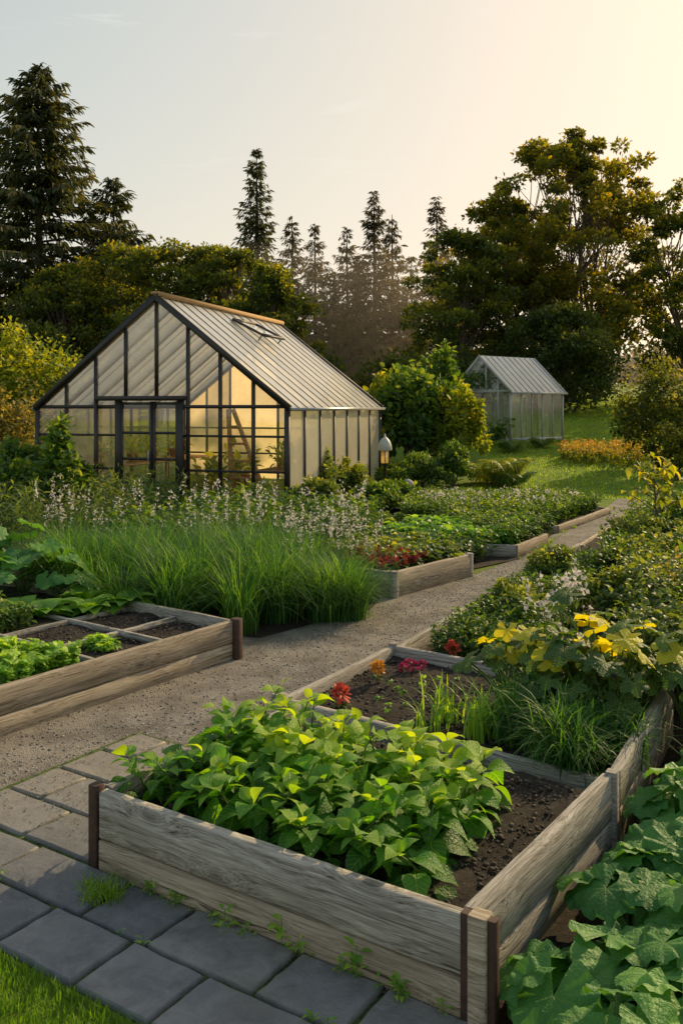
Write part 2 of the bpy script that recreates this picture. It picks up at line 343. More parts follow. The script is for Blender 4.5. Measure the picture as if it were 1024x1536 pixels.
GL_side=glassm('frosted_side_glazing',.75,(1,.95,.84),(.98,.9,.7),.15,.2,.3,.5)  # side panes carry the same painted sun warmth in their colour
GL_roof=glassm('greenhouse_roof_panel',.68,(1,.98,.95),(.97,.94,.9),.35,.22,.18,.5)
GL_old=glassm('old_dusty_glass',.22,(.85,.87,.85),(.6,.6,.55),.25,.06,.45)
GL_lamp=glassm('lantern_glass',.6,(1,.85,.5),(.95,.75,.3),.2,.1,.1)
# ------------------------------------------------------------------ ground
def ground():
    ax=np.concatenate([-np.geomspace(600,14,14),np.arange(-12,14,1.0),np.geomspace(14,600,14)])
    ay=np.concatenate([-np.geomspace(60,3,6),np.arange(-2,60,1.0),np.geomspace(60,1500,16)])
    X,Y=np.meshgrid(ax,ay); Z=terr(X,Y); nx=len(ax);ny=len(ay)
    i=np.arange(nx-1)[None]+nx*np.arange(ny-1)[:,None]; i=i.ravel()
    mb=MB(); mb.add(np.stack([X,Y,Z],-1).reshape(-1,3),np.stack([i,i+1,i+nx+1,i+nx],1)); mb.build('ground',[G_grass],True)
ground()
def sheet(name,P,z,m):
    mb=MB(); mb.add([(x,y,z) for x,y in P],[list(range(len(P)))]); return mb.build(name,[m])
gravelP=[(-10,-1),(-.3,-1),(.35,2.7),(-.5,5.2),(.36,6.55),(1.88,9.5),(5.55,16.6),(6.9,19),(6.0,19.4),(4.95,17),(3.45,14.3),(2.35,11.8),(1.5,10.5),(-.2,11.5),(-4,11),(-10,9)]
sheet('gravel_path',gravelP,.006,G_gravel)
sheet('garden_soil',[(.35,2.7),(.2,-1),(12,-1),(14,16),(6.4,16.5),(5.6,16.6),(1.88,9.5),(.36,6.55),(-.5,5.2)],.0105,G_soil)
sheet('planting_soil',[(-12,11.0),(-4,10),(-2.6,8.3),(-.7,7.7),(.3,8.8),(.5,9.8),(2.35,11.7),(3.4,14.2),(4.8,17.2),(1.5,19.3),(-1,19.5),(-12,19.5)],.0145,G_soil)
A=np.array([.839,-.544]); B=np.array([.544,.839]); O=np.array([-1.035,3.83])
def ab(p,q): r=O+p*A+q*B; return (float(r[0]),float(r[1]))
sheet('moss',[ab(-1.06,-.62),ab(1.9,-.62),ab(1.9,.0),ab(-.0,.0),ab(-.0,1.25),ab(-1.06,1.25)],.013,G_moss)
sheet('lawn',[ab(-3,-3),ab(3.2,-3),ab(3.2,-.6),ab(-3,-.6)],.017,G_grass)
mb=MB()
def lerp(a,b,t): return np.array(a,float)*(1-t)+np.array(b,float)*t
def slab(p0,p1,q0,q1):
    g=.011; b=.007; z1=.032+U(-.005,.005); r=U(0,1)
    dz=U(-.004,.004,4); n=5
    def edge(a,b_): return [lerp(a,b_,t) for t in np.linspace(0,1,n+1)[:-1]]
    def ringp(ins):
        c=[(p0+ins,q0+ins),(p1-ins,q0+ins),(p1-ins,q1-ins),(p0+ins,q1-ins)]; o=[]
        for i in range(4): o+=edge(c[i],c[(i+1)%4])
        return o
    R0=ringp(g); R1=ringp(g+b); jit=U(-.004,.004,(len(R0),2)); m=len(R0)
    zz=[lerp([dz[k//n]],[dz[(k//n+1)%4]],(k%n)/n)[0] for k in range(m)]
    V=[(*ab(*(R0[k]+jit[k])),.0) for k in range(m)]+[(*ab(*(R0[k]+jit[k])),z1-b+zz[k]) for k in range(m)]+[(*ab(*(R1[k]+jit[k]*.8)),z1+zz[k]) for k in range(m)]
    mb.add(V,[(i,(i+1)%m,m+(i+1)%m,m+i) for i in range(m)]+[(m+i,m+(i+1)%m,2*m+(i+1)%m,2*m+i) for i in range(m)],0,r)
    mb.add(V[2*m:],[list(range(m))],0,r)
rows=[(-.6,-.3,-1.02,1.9),(-.3,-.012,-1.02,1.9),(.0,.3,-1.02,-.06),(.3,.62,-1.02,-.06),(.62,.92,-1.02,-.06),(.92,1.22,-1.02,-.06)]
for k,(q0,q1,p0,p1) in enumerate(rows):
    p=p0; first=True
    while p<p1-.08:
        w=random.choice([.42,.5,.56,.36]); 
        if first and k%2: w=.25
        first=False
        e=min(p+w,p1)
        if p1-e<.15: e=p1
        slab(p,e,q0,q1); p=e
mb.build('slate_paving',[G_slate])
def pebbles(name,P,n,s0,s1,z,m,avoid=None,power=2.5):
    mb=MB(); q=spoly(P,n)
    if avoid is not None: q=q[~inpoly(avoid,q[:,0],q[:,1])]
    N=len(q); s=s0+(s1-s0)*U(0,1,N)**power
    k=np.arange(N)%3
    for t in range(3):
        i=k==t; pos=np.column_stack([q[i],z+s[i]*.12]); sc=np.stack([s[i],s[i]*U(.7,1.2,i.sum()),s[i]*.6],1)
        az=U(0,6.28,i.sum()); inst(mb,PEB[t],pos,np.stack([np.cos(az),np.sin(az),U(-.2,.2,i.sum())],1),np.tile([0,0,1.],(i.sum(),1)),sc,0,U(0,1,i.sum()))
    return mb.build(name,[m])
slabP=[ab(-1.06,-3),ab(1.9,-3),ab(1.9,.0),ab(-.0,.0),ab(-.0,1.25),ab(-1.06,1.25)]
pebbles('gravel',[(-3.6,3.6),(-.6,3.6),(-.5,5.3),(.35,6.6),(1.8,9.4),(3.3,12.4),(2.6,12.2),(.6,9.2),(-.8,7.2),(-2.6,5)],26000,.003,.019,.006,M_peb,slabP,5)
pebbles('loose_gravel',[ab(-1.3,.1),ab(0,.1),ab(0,1.3),ab(-1.2,1.3)],2400,.003,.011,.032,M_peb,None,3)
# ------------------------------------------------------------------ raised beds
def board(name,p0,p1,zb,h,th,m,parent,jit=.004):
    p0=np.array(p0,float);p1=np.array(p1,float); L=np.linalg.norm(p1-p0)
    n=max(2,int(L/.06)); xs=np.linspace(0,L,n+1); b=.006
    prof=[(-th/2,b),(-th/2+b,0),(th/2-b,0),(th/2,b),(th/2,h-b),(th/2-b,h),(-th/2+b,h),(-th/2,h-b)]
    V=[];ph=U(0,9)
    for x in xs:
        wob=[noise.noise(Vector((x*1.7+ph,k*3.1,ph)))*jit for k in range(3)]
        for y,z in prof: V.append((x,y+wob[0]*1.5,z+wob[1]*(1 if z>h/2 else .5)+ (noise.noise(Vector((x*14+ph,y*40,z*10)))*.0025)))
    F=[]
    for i in range(n):
        for k in range(8): F.append((i*8+k,i*8+(k+1)%8,(i+1)*8+(k+1)%8,(i+1)*8+k))
    mb=MB(); mb.add(V,F); mb.add([V[k] for k in range(8)],[list(range(7,-1,-1))]); mb.add([V[n*8+k] for k in range(8)],[list(range(8))])
    o=mb.build(name,[m],False,parent); o.location=(p0[0],p0[1],zb); o.rotation_euler=(0,0,math.atan2(p1[1]-p0[1],p1[0]-p0[0])); return o
def post(name,p,h,s,rz,m,parent,z=0):
    mb=MB(); b=s*.08; a=s/2
    ring=[(-a+b,-a),(a-b,-a),(a,-a+b),(a,a-b),(a-b,a),(-a+b,a),(-a,a-b),(-a,-a+b)]
    V=[(x,y,0) for x,y in ring]+[(x,y,h-b) for x,y in ring]+[(x*.93,y*.93,h) for x,y in ring]
    F=[(i,(i+1)%8,8+(i+1)%8,8+i) for i in range(8)]+[(8+i,8+(i+1)%8,16+(i+1)%8,16+i) for i in range(8)]
    mb.add(V,F); mb.add(V[16:],[list(range(8))])
    o=mb.build(name,[m],False,parent); o.location=(p[0],p[1],z); o.rotation_euler=(0,0,rz); return o
def soilbed(name,c,z,parent,n=26,amp=.03):
    c=np.array(c,float); t=np.linspace(0,1,n+1); S,T=np.meshgrid(t,t)
    XY=(c[0]*(1-S)[...,None]*(1-T)[...,None]+c[1]*S[...,None]*(1-T)[...,None]+c[2]*S[...,None]*T[...,None]+c[3]*(1-S)[...,None]*T[...,None])
    Z=np.array([z+amp*noise.fractal(Vector((x*4,y*4,z*7)),1,2,4) for x,y in XY.reshape(-1,2)])
    i=(np.arange(n)[None]+(n+1)*np.arange(n)[:,None]).ravel()
    mb=MB(); mb.add(np.column_stack([XY.reshape(-1,2),Z]),np.stack([i,i+1,i+n+2,i+n+1],1)); return mb.build(name,[G_soil],True,parent)
def clods(name,P,n,z,parent=None,s=.03):
    o=pebbles(name,P,n,.004,s,z,M_clod,None,3); o.parent=parent; return o
NL=np.array([-1.03,3.83]);NR=np.array([.40,2.90]);FR=np.array([1.19,4.0]);FL=np.array([-.24,4.95])
e=empty('raised_garden_bed')
def wall(par,p0,p1,h,mt,ml,split=.52,z0=0.0,th=.05):
    board('upper_board',p0,p1,z0+h*(1-split),h*split-.003,th,mt,par); board('lower_board',p0,p1,z0,h*(1-split)-.006,th*.92,ml,par)
wall(e,NL+[.01,0],NR,.36,W_grey,W_tan,.56)
wall(e,NR+[.02,.03],FR,.36,W_grey,W_grey,.56)
wall(e,NL+[.02,.04],FL,.36,W_grey,W_tan,.56)
rz=math.atan2(-.544,.839)
post('corner_post',NR+[.045,-.035],.375,.066,rz,W_tan,e)
for du,dv in ((-.042,-.008),(.042,-.004)): post('corner_strap',NR+[.045,-.035]+du*A+dv*B,.372,.036,rz,M_rust,e)
post('corner_post_2',NL+[-.025,.02],.375,.05,rz,M_rust,e)
post('corner_post_3',FR+[.02,.0],.37,.05,rz,W_grey,e)
soilbed('bed_soil',[NL,NR,FR,FL],.255,e); clods('soil_clods',[NL,NR,FR,FL],5200,.262,e,.028)
S_FL=np.array([-.35,5.38]);S_FR=np.array([1.22,4.22]);S_BL=np.array([.38,6.55]);S_BR=np.array([1.98,5.4])
e=empty('raised_garden_bed')
wall(e,S_FL,S_FR,.25,W_grey,W_grey,.6); wall(e,S_FL+[.02,.03],S_BL,.25,W_grey,W_tan,.6); board('divider',S_BL,S_BR,.0,.25,.05,W_grey,e)
board('right_board_upper',FR+[.05,.06],S_BR,.18,.17,.05,W_grey,e); board('right_board_lower',FR+[.05,.06],S_BR,.0,.175,.05,W_tan,e)
post('corner_post',S_FL+[-.02,.0],.275,.075,rz,W_grey,e); post('corner_post_2',S_BL,.27,.06,rz,W_grey,e)
soilbed('bed_soil',[S_FL,S_FR,S_BR,S_BL],.17,e); clods('soil_clods',[S_FL,S_FR,S_BR,S_BL],3500,.177,e)
e=empty('garden_border_edging')
D=np.array([.458,.889]); p=S_BL.copy()
for k,L in enumerate((1.8,2.0,2.3,2.6,2.8)):
    q=p+D*L; h=.22-.025*k; board('edging_board',p,q-D*.01,0,h,.045,W_tan if k%2 else W_grey,e); post('edging_peg',q+np.array([.05,-.02]),h-.02,.05,rz,W_grey,e); p=q
soilbed('border_soil',[S_BL+[.03,-.02],S_BR,S_BR+D*10.5,S_BL+D*10.5],.12,e,40)
C0=np.array([-.86,7.08]);dl=np.array([-.586,-.81]);dw=np.array([-.806,.592])
C1=C0+dl*5.2; C2=C1+dw*3.2; C3=C0+dw*3.2
e=empty('raised_garden_bed')
m0=C0+dl*2.6
wall(e,C0,m0,.31,W_tan,W_tan,.56); wall(e,m0+dl*.005,C1,.31,W_tan,W_grey,.56); wall(e,C0+dw*.03,C3,.31,W_grey,W_grey,.56); wall(e,C1,C2,.31,W_tan,W_tan)
post('corner_post',C0+np.array([.03,-.01]),.325,.075,rz,M_rust,e); post('corner_post_2',C1,.32,.08,rz,W_grey,e)
soilbed('bed_soil',[C0,C1,C2,C3],.22,e,40); clods('soil_clods',[C0,C0+dl*2.6,C0+dl*2.6+dw*2,C0+dw*2],6000,.227,e)
for t in (.62,1.24,1.86): board('divider',C0+dw*.05+dl*t,C0+dw*2.2+dl*t,.215,.05,.04,W_grey,e)
for t in (.62,1.24,1.86): board('cross_divider',C0+dl*.04+dw*t,C0+dl*2.4+dw*t,.213,.047,.04,W_grey,e)
Mc=np.array([.545,9.34]);Mr=np.array([1.5,10.5]);Ml=np.array([-.6,10.2]);Mb=Mr+(Ml-Mc)
e=empty('raised_garden_bed')
board('right_board',Mc,Mr,0,.27,.06,W_tan,e); board('front_board',Mc+[-.02,.02],Ml,0,.268,.06,W_grey,e); board('back_board',Mr,Mb,0,.265,.06,W_grey,e); post('corner_post',Mc+[.0,-.015],.285,.08,.75,W_grey,e); post('corner_post_2',Mr,.28,.07,.75,W_grey,e)
soilbed('bed_soil',[Mc,Mr,Mb,Ml],.2,e)
e=empty('raised_garden_bed')
q=[(2.3,11.8),(2.95,12.9),(1.2,13.8),(.3,12.4)]
for i in range(4): board('side_board',q[i],q[(i+1)%4],0,.17,.06,W_grey if i%2 else W_tan,e)
soilbed('bed_soil',q,.12,e)
e=empty('raised_garden_bed')
q=[(3.4,14.1),(4.95,16.6),(4.2,17.9),(1.3,17.8),(1.0,14.7)]
for i in range(5): board('side_board',q[i],q[(i+1)%5],0,.12,.06,W_tan,e)
soilbed('bed_soil',[q[0],q[1],q[3],q[4]],.08,e)
# ------------------------------------------------------------------ plants
UPZ=lambda n: np.tile([0,0,1.],(n,1))
def leafy_plant(mb,base,h,nleaf,ls,T,spread=.12,top=.25,rb=0.0):
    az0=U(0,6.28); lean=U(-.06,.06,2)
    pts=[np.array([base[0]+lean[0]*t*t*2,base[1]+lean[1]*t*t*2,base[2]+h*t]) for t in np.linspace(0,1,5)]
    tube(mb,pts,np.linspace(.007,.003,5),5,1)
    t=np.linspace(.1,1,nleaf)**.9; az=az0+np.arange(nleaf)*2.4+U(-.4,.4,nleaf)
    P=np.array([base[0],base[1],base[2]])+np.stack([lean[0]*t*t*2,lean[1]*t*t*2,h*t],1)
    el=-.3+t**2.5*1.0+U(-.3,.3,nleaf)
    d=np.stack([np.cos(az)*np.cos(el),np.sin(az)*np.cos(el),np.sin(el)],1)
    off=spread*(1-t*.75)*U(.5,1.2,nleaf)
    pos=P+d*off[:,None]*[1,1,.6]
    for k in range(nleaf):
        if off[k]>.03: tube(mb,[P[k],(P[k]+pos[k])/2+[0,0,.01],pos[k]],.0022,3,1)
    s=ls*U(.7,1.15,nleaf)*(1-.4*t**3)
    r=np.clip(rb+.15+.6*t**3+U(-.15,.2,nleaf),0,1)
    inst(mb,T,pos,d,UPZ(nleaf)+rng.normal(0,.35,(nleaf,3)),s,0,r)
mb=MB()
for q in np.arange(.25,1.08,.14):
    for p in np.arange(.08,1.5-.12*q,.115):
        pp=p+U(-.03,.03)+(q-.27)*.04; qq=q+U(-.03,.03)
        x,y=ab(pp,qq)
        hh=.17+.1*(q-.2)/.8+U(-.04,.04)
        leafy_plant(mb,(x,y,.25),hh,15,.138,LEAF,.075,rb=.0+.5*max(0,(q-.5)))
mb.build('basil_plants',[M_basil,M_stem],True)
def foliage(name,P,hfun,n,ls,T,m,z0=.0,up=.6,parent=None,stems=True,rbase=.35,stem_m=None):
    mb=MB(); q=spoly(P,n); N=len(q)
    h=hfun(q[:,0],q[:,1])*U(.55,1.05,N)
    k=7; t=U(.15,1,(N,k))**.7
    az=U(0,6.28,(N,k)); lean=rng.normal(0,.12,(N,2))
    px=q[:,0,None]+lean[:,0,None]*h[:,None]*t; py=q[:,1,None]+lean[:,1,None]*h[:,None]*t; pz=z0+h[:,None]*t
    pos=np.stack([px,py,pz],-1).reshape(-1,3); azf=az.ravel(); el=U(-.2,1.0,N*k)*up
    d=np.stack([np.cos(azf)*np.cos(el),np.sin(azf)*np.cos(el),np.sin(el)],1)
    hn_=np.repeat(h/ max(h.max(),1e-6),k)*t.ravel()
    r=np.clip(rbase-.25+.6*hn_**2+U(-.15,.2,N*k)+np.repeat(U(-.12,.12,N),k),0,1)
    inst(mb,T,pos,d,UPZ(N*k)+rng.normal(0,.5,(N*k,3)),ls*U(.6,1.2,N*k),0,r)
    if stems:
        b=np.column_stack([q,np.full(N,z0)]); blades(mb,b,np.arctan2(lean[:,1],lean[:,0]),h,np.linalg.norm(lean,axis=1)*h,.006 if ls<.15 else .012,1,.5,2,0)
    return mb.build(name,[m,stem_m or M_stem],False,parent)
def hn(base,amp,sc=1.5,seed=0):
    def f(x,y): return np.array([base+amp*noise.noise(Vector((a*sc+seed,b*sc,seed))) for a,b in zip(x,y)])
    return f
def clumpleaf(mb,c,rr,nl,ls,T,mat_=0,upb=.25):
    C=len(c); d=rdir(C*nl); rad=U(.2,1,(C*nl,1))**.5; rad=rad*(1+.2*rng.normal(size=(C*nl,1)))
    cc=np.repeat(c,nl,0); rn=np.repeat(rr,nl,0)
    pos=cc+d*rad*rn
    dirn=nrm(d*.8+rng.normal(0,.6,(C*nl,3))+[0,0,-.1]); up=nrm(d*.4+rng.normal(0,.5,(C*nl,3))+[0,0,upb+.3])
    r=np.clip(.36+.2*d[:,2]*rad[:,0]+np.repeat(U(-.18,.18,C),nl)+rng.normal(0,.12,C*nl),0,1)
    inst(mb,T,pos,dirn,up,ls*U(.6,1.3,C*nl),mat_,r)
def shrub(name,x,y,rx,ry,h,ls,m,ncl=26,nl=160,z0=None,T=CARD,stems=5,low=.1):
    z0=float(terr(x,y)) if z0 is None else z0
    mb=MB(); c=[];rr=[]
    for i in range(ncl):
        th=U(0,6.28); ph=math.asin(U(low-.2,1)); f=U(.45,1.05)
        c.append((x+rx*.85*f*math.cos(th)*math.cos(ph),y+ry*.85*f*math.sin(th)*math.cos(ph),z0+h*.36+h*.55*f*math.sin(ph))); 
        k=U(.12,.32); rr.append((rx*k,ry*k,h*k*.7))
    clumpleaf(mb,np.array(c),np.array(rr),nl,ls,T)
    for i in range(stems):
        j=rng.integers(ncl); p=np.array(c[j]); b=np.array([x+U(-.15,.15)*rx,y+U(-.15,.15)*ry,z0-.02]); mm=(p+b)/2+[0,0,h*.08]
        tube(mb,[b,mm,p],[.012*h+.006,.009*h+.004,.004],5,1)
    return mb.build(name,[m,M_bark])
def tree(name,x,y,h,r,cb,ncl,nl,ls,m,z0=None,trunk=.22,cr=(.13,.24),lean=0,stems=1,ftop=1.0,irr=.4):
    z0=float(terr(x,y)) if z0 is None else z0
    mb=MB(); ch=h-cb; S=[]
    tt=np.linspace(0,1,8)
    for s in range(stems):
        ox,oy=(0,0) if stems==1 else (U(-.6,.6)*r,U(-.3,.3)*r); hs=.96 if s==0 else U(.72,.9)
        pts=np.array([(x+lean*t*t+.25*math.sin(t*4+x+s)+ox*t**.7,y+.2*math.sin(t*5+s)+oy*t**.7,z0-.1+h*.93*t*hs) for t in tt]); S.append(pts)
        tube(mb,pts,trunk*(1 if s==0 else .7)*(1-tt*.9),8,1)
    c=[];rr=[];i=0
    while len(c)<ncl:
        t=U(0.02,1)**.85
        env=math.sin(math.pi*min(1,(t*.86+.12)))**.6
        th=U(0,6.28); f=U(.2,1.0)**.6*(1+irr*noise.noise(Vector((math.cos(th)*1.5+x,math.sin(th)*1.5,t*5))))
        px=x+lean*t*t+r*env*f*math.cos(th); py=y+r*env*f*math.sin(th); pz=z0+cb+ch*t*.97
        if noise.noise(Vector((px*.45,py*.3,pz*.45)))<-.16 and irr>.45: continue
        k=U(*cr)*r*(1.15-.35*t); c.append((px,py,pz)); rr.append((k*1.25,k*1.25,k*.7)); i+=1
        if i%2==0:
            pts=S[i//2%len(S)]
            tb=max(.12,(cb+ch*t)/h-.22*U(.6,1.2)); b=np.array([np.interp(tb,tt,pts[:,a]) for a in range(3)])
            e_=np.array([px,py,pz]); md=b*.45+e_*.55+[0,0,-.1*r*U(0,1)]; tube(mb,[b,md,e_],[trunk*.28*(1.1-tb),trunk*.13,.012],5,1)
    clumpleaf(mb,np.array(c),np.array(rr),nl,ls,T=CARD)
    return mb.build(name,[m,M_bark])
def conifer(name,x,y,h,r,m,dens=1.0,start=.08,droop=.35,z0=None,ls=.5,nsp=26,pw=.8):
    z0=float(terr(x,y)) if z0 is None else z0
    mb=MB(); tube(mb,[(x,y,z0-.1),(x+.05,y,z0+h*.5),(x,y,z0+h)],[h*.017,h*.01,.02],7,1)
    nb=int(h*9*dens); t=np.sort(U(start,1,nb)**.95); az=np.arange(nb)*2.4+U(-.5,.5,nb)
    L=r*(1-t)**pw*U(.45,1.15,nb)+.12
    P=[];Dd=[];S=[];R=[]
    for i in range(nb):
        o=np.array([math.cos(az[i]),math.sin(az[i]),0]); b=np.array([x,y,z0+h*t[i]])
        s=np.linspace(0,1,4); dr=droop*U(.5,1.5); br=b+o*(L[i]*s)[:,None]; br[:,2]+=L[i]*(.15*s-dr*s**2+ .12*s**4)+ (t[i]**3)*L[i]*.6*s
        if L[i]>.5: tube(mb,br,np.linspace(.012*L[i]+.008,.005,4),4,1)
        n=int(nsp*(.3+L[i]/r)); u=U(.08,1,n)
        bp=np.stack([np.interp(u,s,br[:,k]) for k in range(3)],1)
        sd=np.cross(o,[0,0,1])*rng.choice([-1,1],n)[:,None]
        bp=bp+sd*(U(0,.24,(n,1))*L[i]*(1.05-u[:,None]))
        d=nrm(o*U(.3,1,(n,1))+sd*U(.2,.9,(n,1))*(1.1-u[:,None]*.6)+np.array([0,0,-1])*U(.0,1.1,(n,1)))
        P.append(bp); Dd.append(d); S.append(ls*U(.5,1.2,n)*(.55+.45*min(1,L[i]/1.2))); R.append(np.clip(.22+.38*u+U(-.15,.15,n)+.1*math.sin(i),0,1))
    P=np.concatenate(P);Dd=np.concatenate(Dd);S=np.concatenate(S);R=np.concatenate(R)
    inst(mb,CARD3,P,Dd,UPZ(len(P))+rng.normal(0,.5,(len(P),3)),np.stack([S*.42,S,S*.5],1),0,R)
    return mb.build(name,[m,M_bark])
conifer('spruce_tree',-12.9,38,14.9,6.0,M_conif,2.3,.06,.32,ls=.46,nsp=85,pw=.74)
conifer('spruce_tree',-17.0,41,13.5,5,M_conif,1.7,.06,.35,ls=.55,nsp=50)
conifer('spruce_tree',-10.2,40,10.4,4.6,M_conif,2.0,.05,.3,ls=.45,nsp=60)
conifer('fir_tree',-4.75,50,13.6,2.3,M_conif,2.3,.12,.25,ls=.42,nsp=32)
for X,Z,r in ((-2.95,13.3,2.1),(-1.7,13.6,2.0),(.33,13.2,2.2),(1.97,15.1,2.4),(3.2,14.2,2.1),(5.66,14.5,2.5),(-.7,10.4,2.1),(4.4,11.5,2.1),(1.1,11.2,2.0),(-4.0,11.0,2.1)):
    y=55+U(-2,2); conifer('fir_tree',X,y,Z-float(terr(X,y)),r,M_conif2,1.9,.04,.25,ls=.45,nsp=28)
for (X,Y,h,r) in ((-8.8,36,7.3,2.6),(-6.9,34,7.1,2.5),(-5.2,34.5,6.9,2.3),(-4.0,33,6.7,2.1),(-2.5,31,6.0,1.7),(-10.6,35,6.2,2.4)):
    tree('deciduous_tree',X,Y,h,r,.7,120,115,.16,M_decid,cr=(.1,.24))
tree('poplar_tree',11.3,45,13.6,4.5,1.6,300,90,.23,M_gold,trunk=.17,cr=(.06,.13),stems=6,irr=.6)
tree('poplar_tree',13.5,47,12.6,3.0,2.2,110,90,.23,M_gold,trunk=.17,cr=(.08,.17),stems=3,irr=.6)
tree('poplar_tree',7.9,44,10.8,3.4,1.2,190,95,.22,M_gold,trunk=.17,cr=(.07,.16),stems=4,irr=.6)
tree('deciduous_tree',5.4,41,8.2,2.7,.7,120,130,.19,M_decid,cr=(.11,.22))
tree('deciduous_tree',9.6,39,4.6,2.7,.4,90,190,.18,M_decid2,cr=(.16,.3))
tree('deciduous_tree',16.8,43,11.2,3.4,1.2,190,110,.23,M_decid,trunk=.22,cr=(.08,.17),stems=4,irr=.5)
mb=MB(); c=[];rr=[]
for i in range(330):
    x=U(-42,42); y=60+U(-3,4); c.append((x,y,float(terr(x,y))+U(0,1)**1.2*(4.0 if x<9 or x>22 else 1.3))); k=U(.8,1.5); rr.append((k,k,k*.8))
clumpleaf(mb,np.array(c),np.array(rr),90,.4,CARD); mb.build('distant_trees',[M_conif2,M_bark])
for (X,Y,rx,h) in ((-14,30,2.6,4.5),(-10.5,31,2,3.8),(-1,34,1.8,3.0),(2.2,34,2.0,2.8),(4.6,36,2.0,3.0),(-3.5,30,1.6,2.2)):
    shrub('hedge_shrub',X,Y,rx,1.6,h,.18,M_decid2,44,140)
shrub('golden_shrub',-8.6,24,1.9,1.6,4.2,.14,M_ylw,75,110)
shrub('golden_shrub',-10.6,23,1.8,1.6,3.4,.14,M_ylw,50,110)
shrub('late_summer_shrub',-7.6,20,1.1,1.1,2.7,.1,M_orange,60,110)
shrub('late_summer_shrub',-9.4,20,1.2,1.1,2.5,.1,M_orange,50,110)
shrub('garden_shrub',-6.4,17.2,.7,.7,1.5,.11,M_herb,36,100)
shrub('garden_shrub',-4.35,14,.45,.45,1.7,.13,M_herb,30,70,T=CARD3)
shrub('garden_shrub',-5.3,14.6,.7,.6,1.2,.1,M_herb,30,100)
foliage('perennial_border',[(-7.5,11),(-3.2,11.2),(-2.6,15.5),(-7.5,17)],hn(.95,.35,1.1,3),2200,.13,NARROW,M_herb2,0,1.2)
foliage('low_border_plants',[(-3.2,11.3),(.2,11.3),(.6,14.3),(-1.6,15.8),(-3.4,15.5)],hn(.62,.22,1.1,9),2100,.1,LEAFS,M_herb,0,1.)
shrub('climbing_vine',1.9,24,1.25,1,3.0,.19,M_herb,64,85,T=CARD3)
shrub('climbing_vine',3.15,23.6,.75,.8,2.6,.17,M_ylw,40,60,T=CARD3)
shrub('climbing_vine',1.0,24.4,.9,1,2.6,.19,M_ylw,46,70,T=CARD3)
shrub('climbing_vine',2.7,25.5,1.1,1,3.2,.19,M_herb,46,80,T=CARD3)
for (X,Y,rx,h,m_) in ((1.9,21,.75,.95,M_herb),(2.75,21.6,.6,1.1,M_herb),(-.35,18.2,.55,1.15,M_herb2),(.2,18.6,.45,.95,M_ylw),(.55,16.4,.55,.6,M_herb),(1.0,17.2,.5,.55,M_herb),(-.45,16.0,.5,.75,M_herb2),(1.25,20.6,.5,.7,M_herb)):
    shrub('border_shrub',X,Y,rx,rx,h,.075,m_,40,110)
shrub('rose_shrub',8.8,24.5,1.7,1.4,2.9,.1,M_decid,75,130); shrub('rose_shrub',10.8,25,1.8,1.4,3.2,.1,M_decid2,50,120); shrub('rose_shrub',8.4,22.6,.9,.9,1.5,.09,M_decid,34,110)
def fern(name,x,y,h,n,z0=None,m_=M_herb):
    z0=float(terr(x,y)) if z0 is None else z0; mb=MB()
    for i in range(n):
        az=U(0,6.28); L=h*U(.8,1.2); s=np.linspace(0,1,16); o=np.array([math.cos(az),math.sin(az),0])
        P=np.array([x,y,z0])+o*(L*.75*s**1.1)[:,None]; P[:,2]+=L*(1.05*s-.6*s**2.2)
        tube(mb,P[::5],.008,3,1)
        for sg in (-1,1):
            d=nrm(np.cross(o,[0,0,1])*sg+o*.5)[None].repeat(13,0); inst(mb,NARROW,P[2:15],d+[0,0,-.1],UPZ(13),.33*h*np.sin(np.linspace(.5,3.0,13))+.03,0,U(.3,.8,13))
    return mb.build(name,[m_,M_stem])
fern('fern_plant',3.7,22,1.15,30,m_=M_ylw); fern('fern_plant',4.1,21.6,.7,18); fern('fern_plant',6.4,28.5,.6,14,m_=M_herb2); fern('fern_plant',5.2,27.5,.7,14)
def flowers(name,P,n,h,z0,fm,s=.05,stemw=.006,heads=6,spike=.15,leafm=M_herb,fterr=False,leaves=4):
    mb=MB(); q=spoly(P,n); z=np.full(n,z0)+(terr(q[:,0],q[:,1]) if fterr else 0); hh=h*U(.65,1.1,n)
    az=U(0,6.28,n); bd=hh*U(0,.25,n); b=np.column_stack([q,z]); blades(mb,b,az,hh,bd,stemw,1,.5,3,0)
    top=b+np.stack([np.cos(az)*bd,np.sin(az)*bd,hh],1)
    k=heads; t=U(0,1,(n*k,1)); pos=np.repeat(top,k,0)-t*np.array([0,0,spike])-t*np.repeat(np.stack([np.cos(az)*bd,np.sin(az)*bd,0*az],1),k,0)*.3+rng.normal(0,s*.35,(n*k,3))
    for _ in range(2): inst(mb,CARD,pos,rdir(n*k,.3),rdir(n*k,.5),s*U(.6,1.2,n*k),0,U(0,1,n*k))
    if leaves: inst(mb,LEAFS,np.repeat(b,leaves,0)+np.column_stack([np.zeros((n*leaves,2)),np.repeat(hh,leaves)*U(0,.6,n*leaves)]),rdir(n*leaves,.5),UPZ(n*leaves),s*2*U(.6,1.2,n*leaves),2,U(.2,.7,n*leaves))
    return mb.build(name,[fm,M_stem,leafm])
flowers('white_gaura_flowers',[(-3.4,10.1),(.3,9.9),(.2,11.2),(-3.8,11.4)],130,1.08,.0,F_white,.03,.006,9,.24)
flowers('white_gaura_flowers',[(-.6,9.2),(.35,9.2),(.3,10.6),(-.6,10.4)],70,.78,.1,F_white,.026,.005,9,.22)
flowers('red_bedding_flowers',[(.0,9.95),(.5,9.5),(1.0,10.1),(.3,10.7)],120,.15,.2,F_dred,.05,.006,5,.04,M_herb)
flowers('marigold_flowers',[(6.6,26),(8.6,26.5),(8.6,27.5),(6.6,27)],50,.45,0,F_or,.08,.012,5,.15,M_ylw,True)
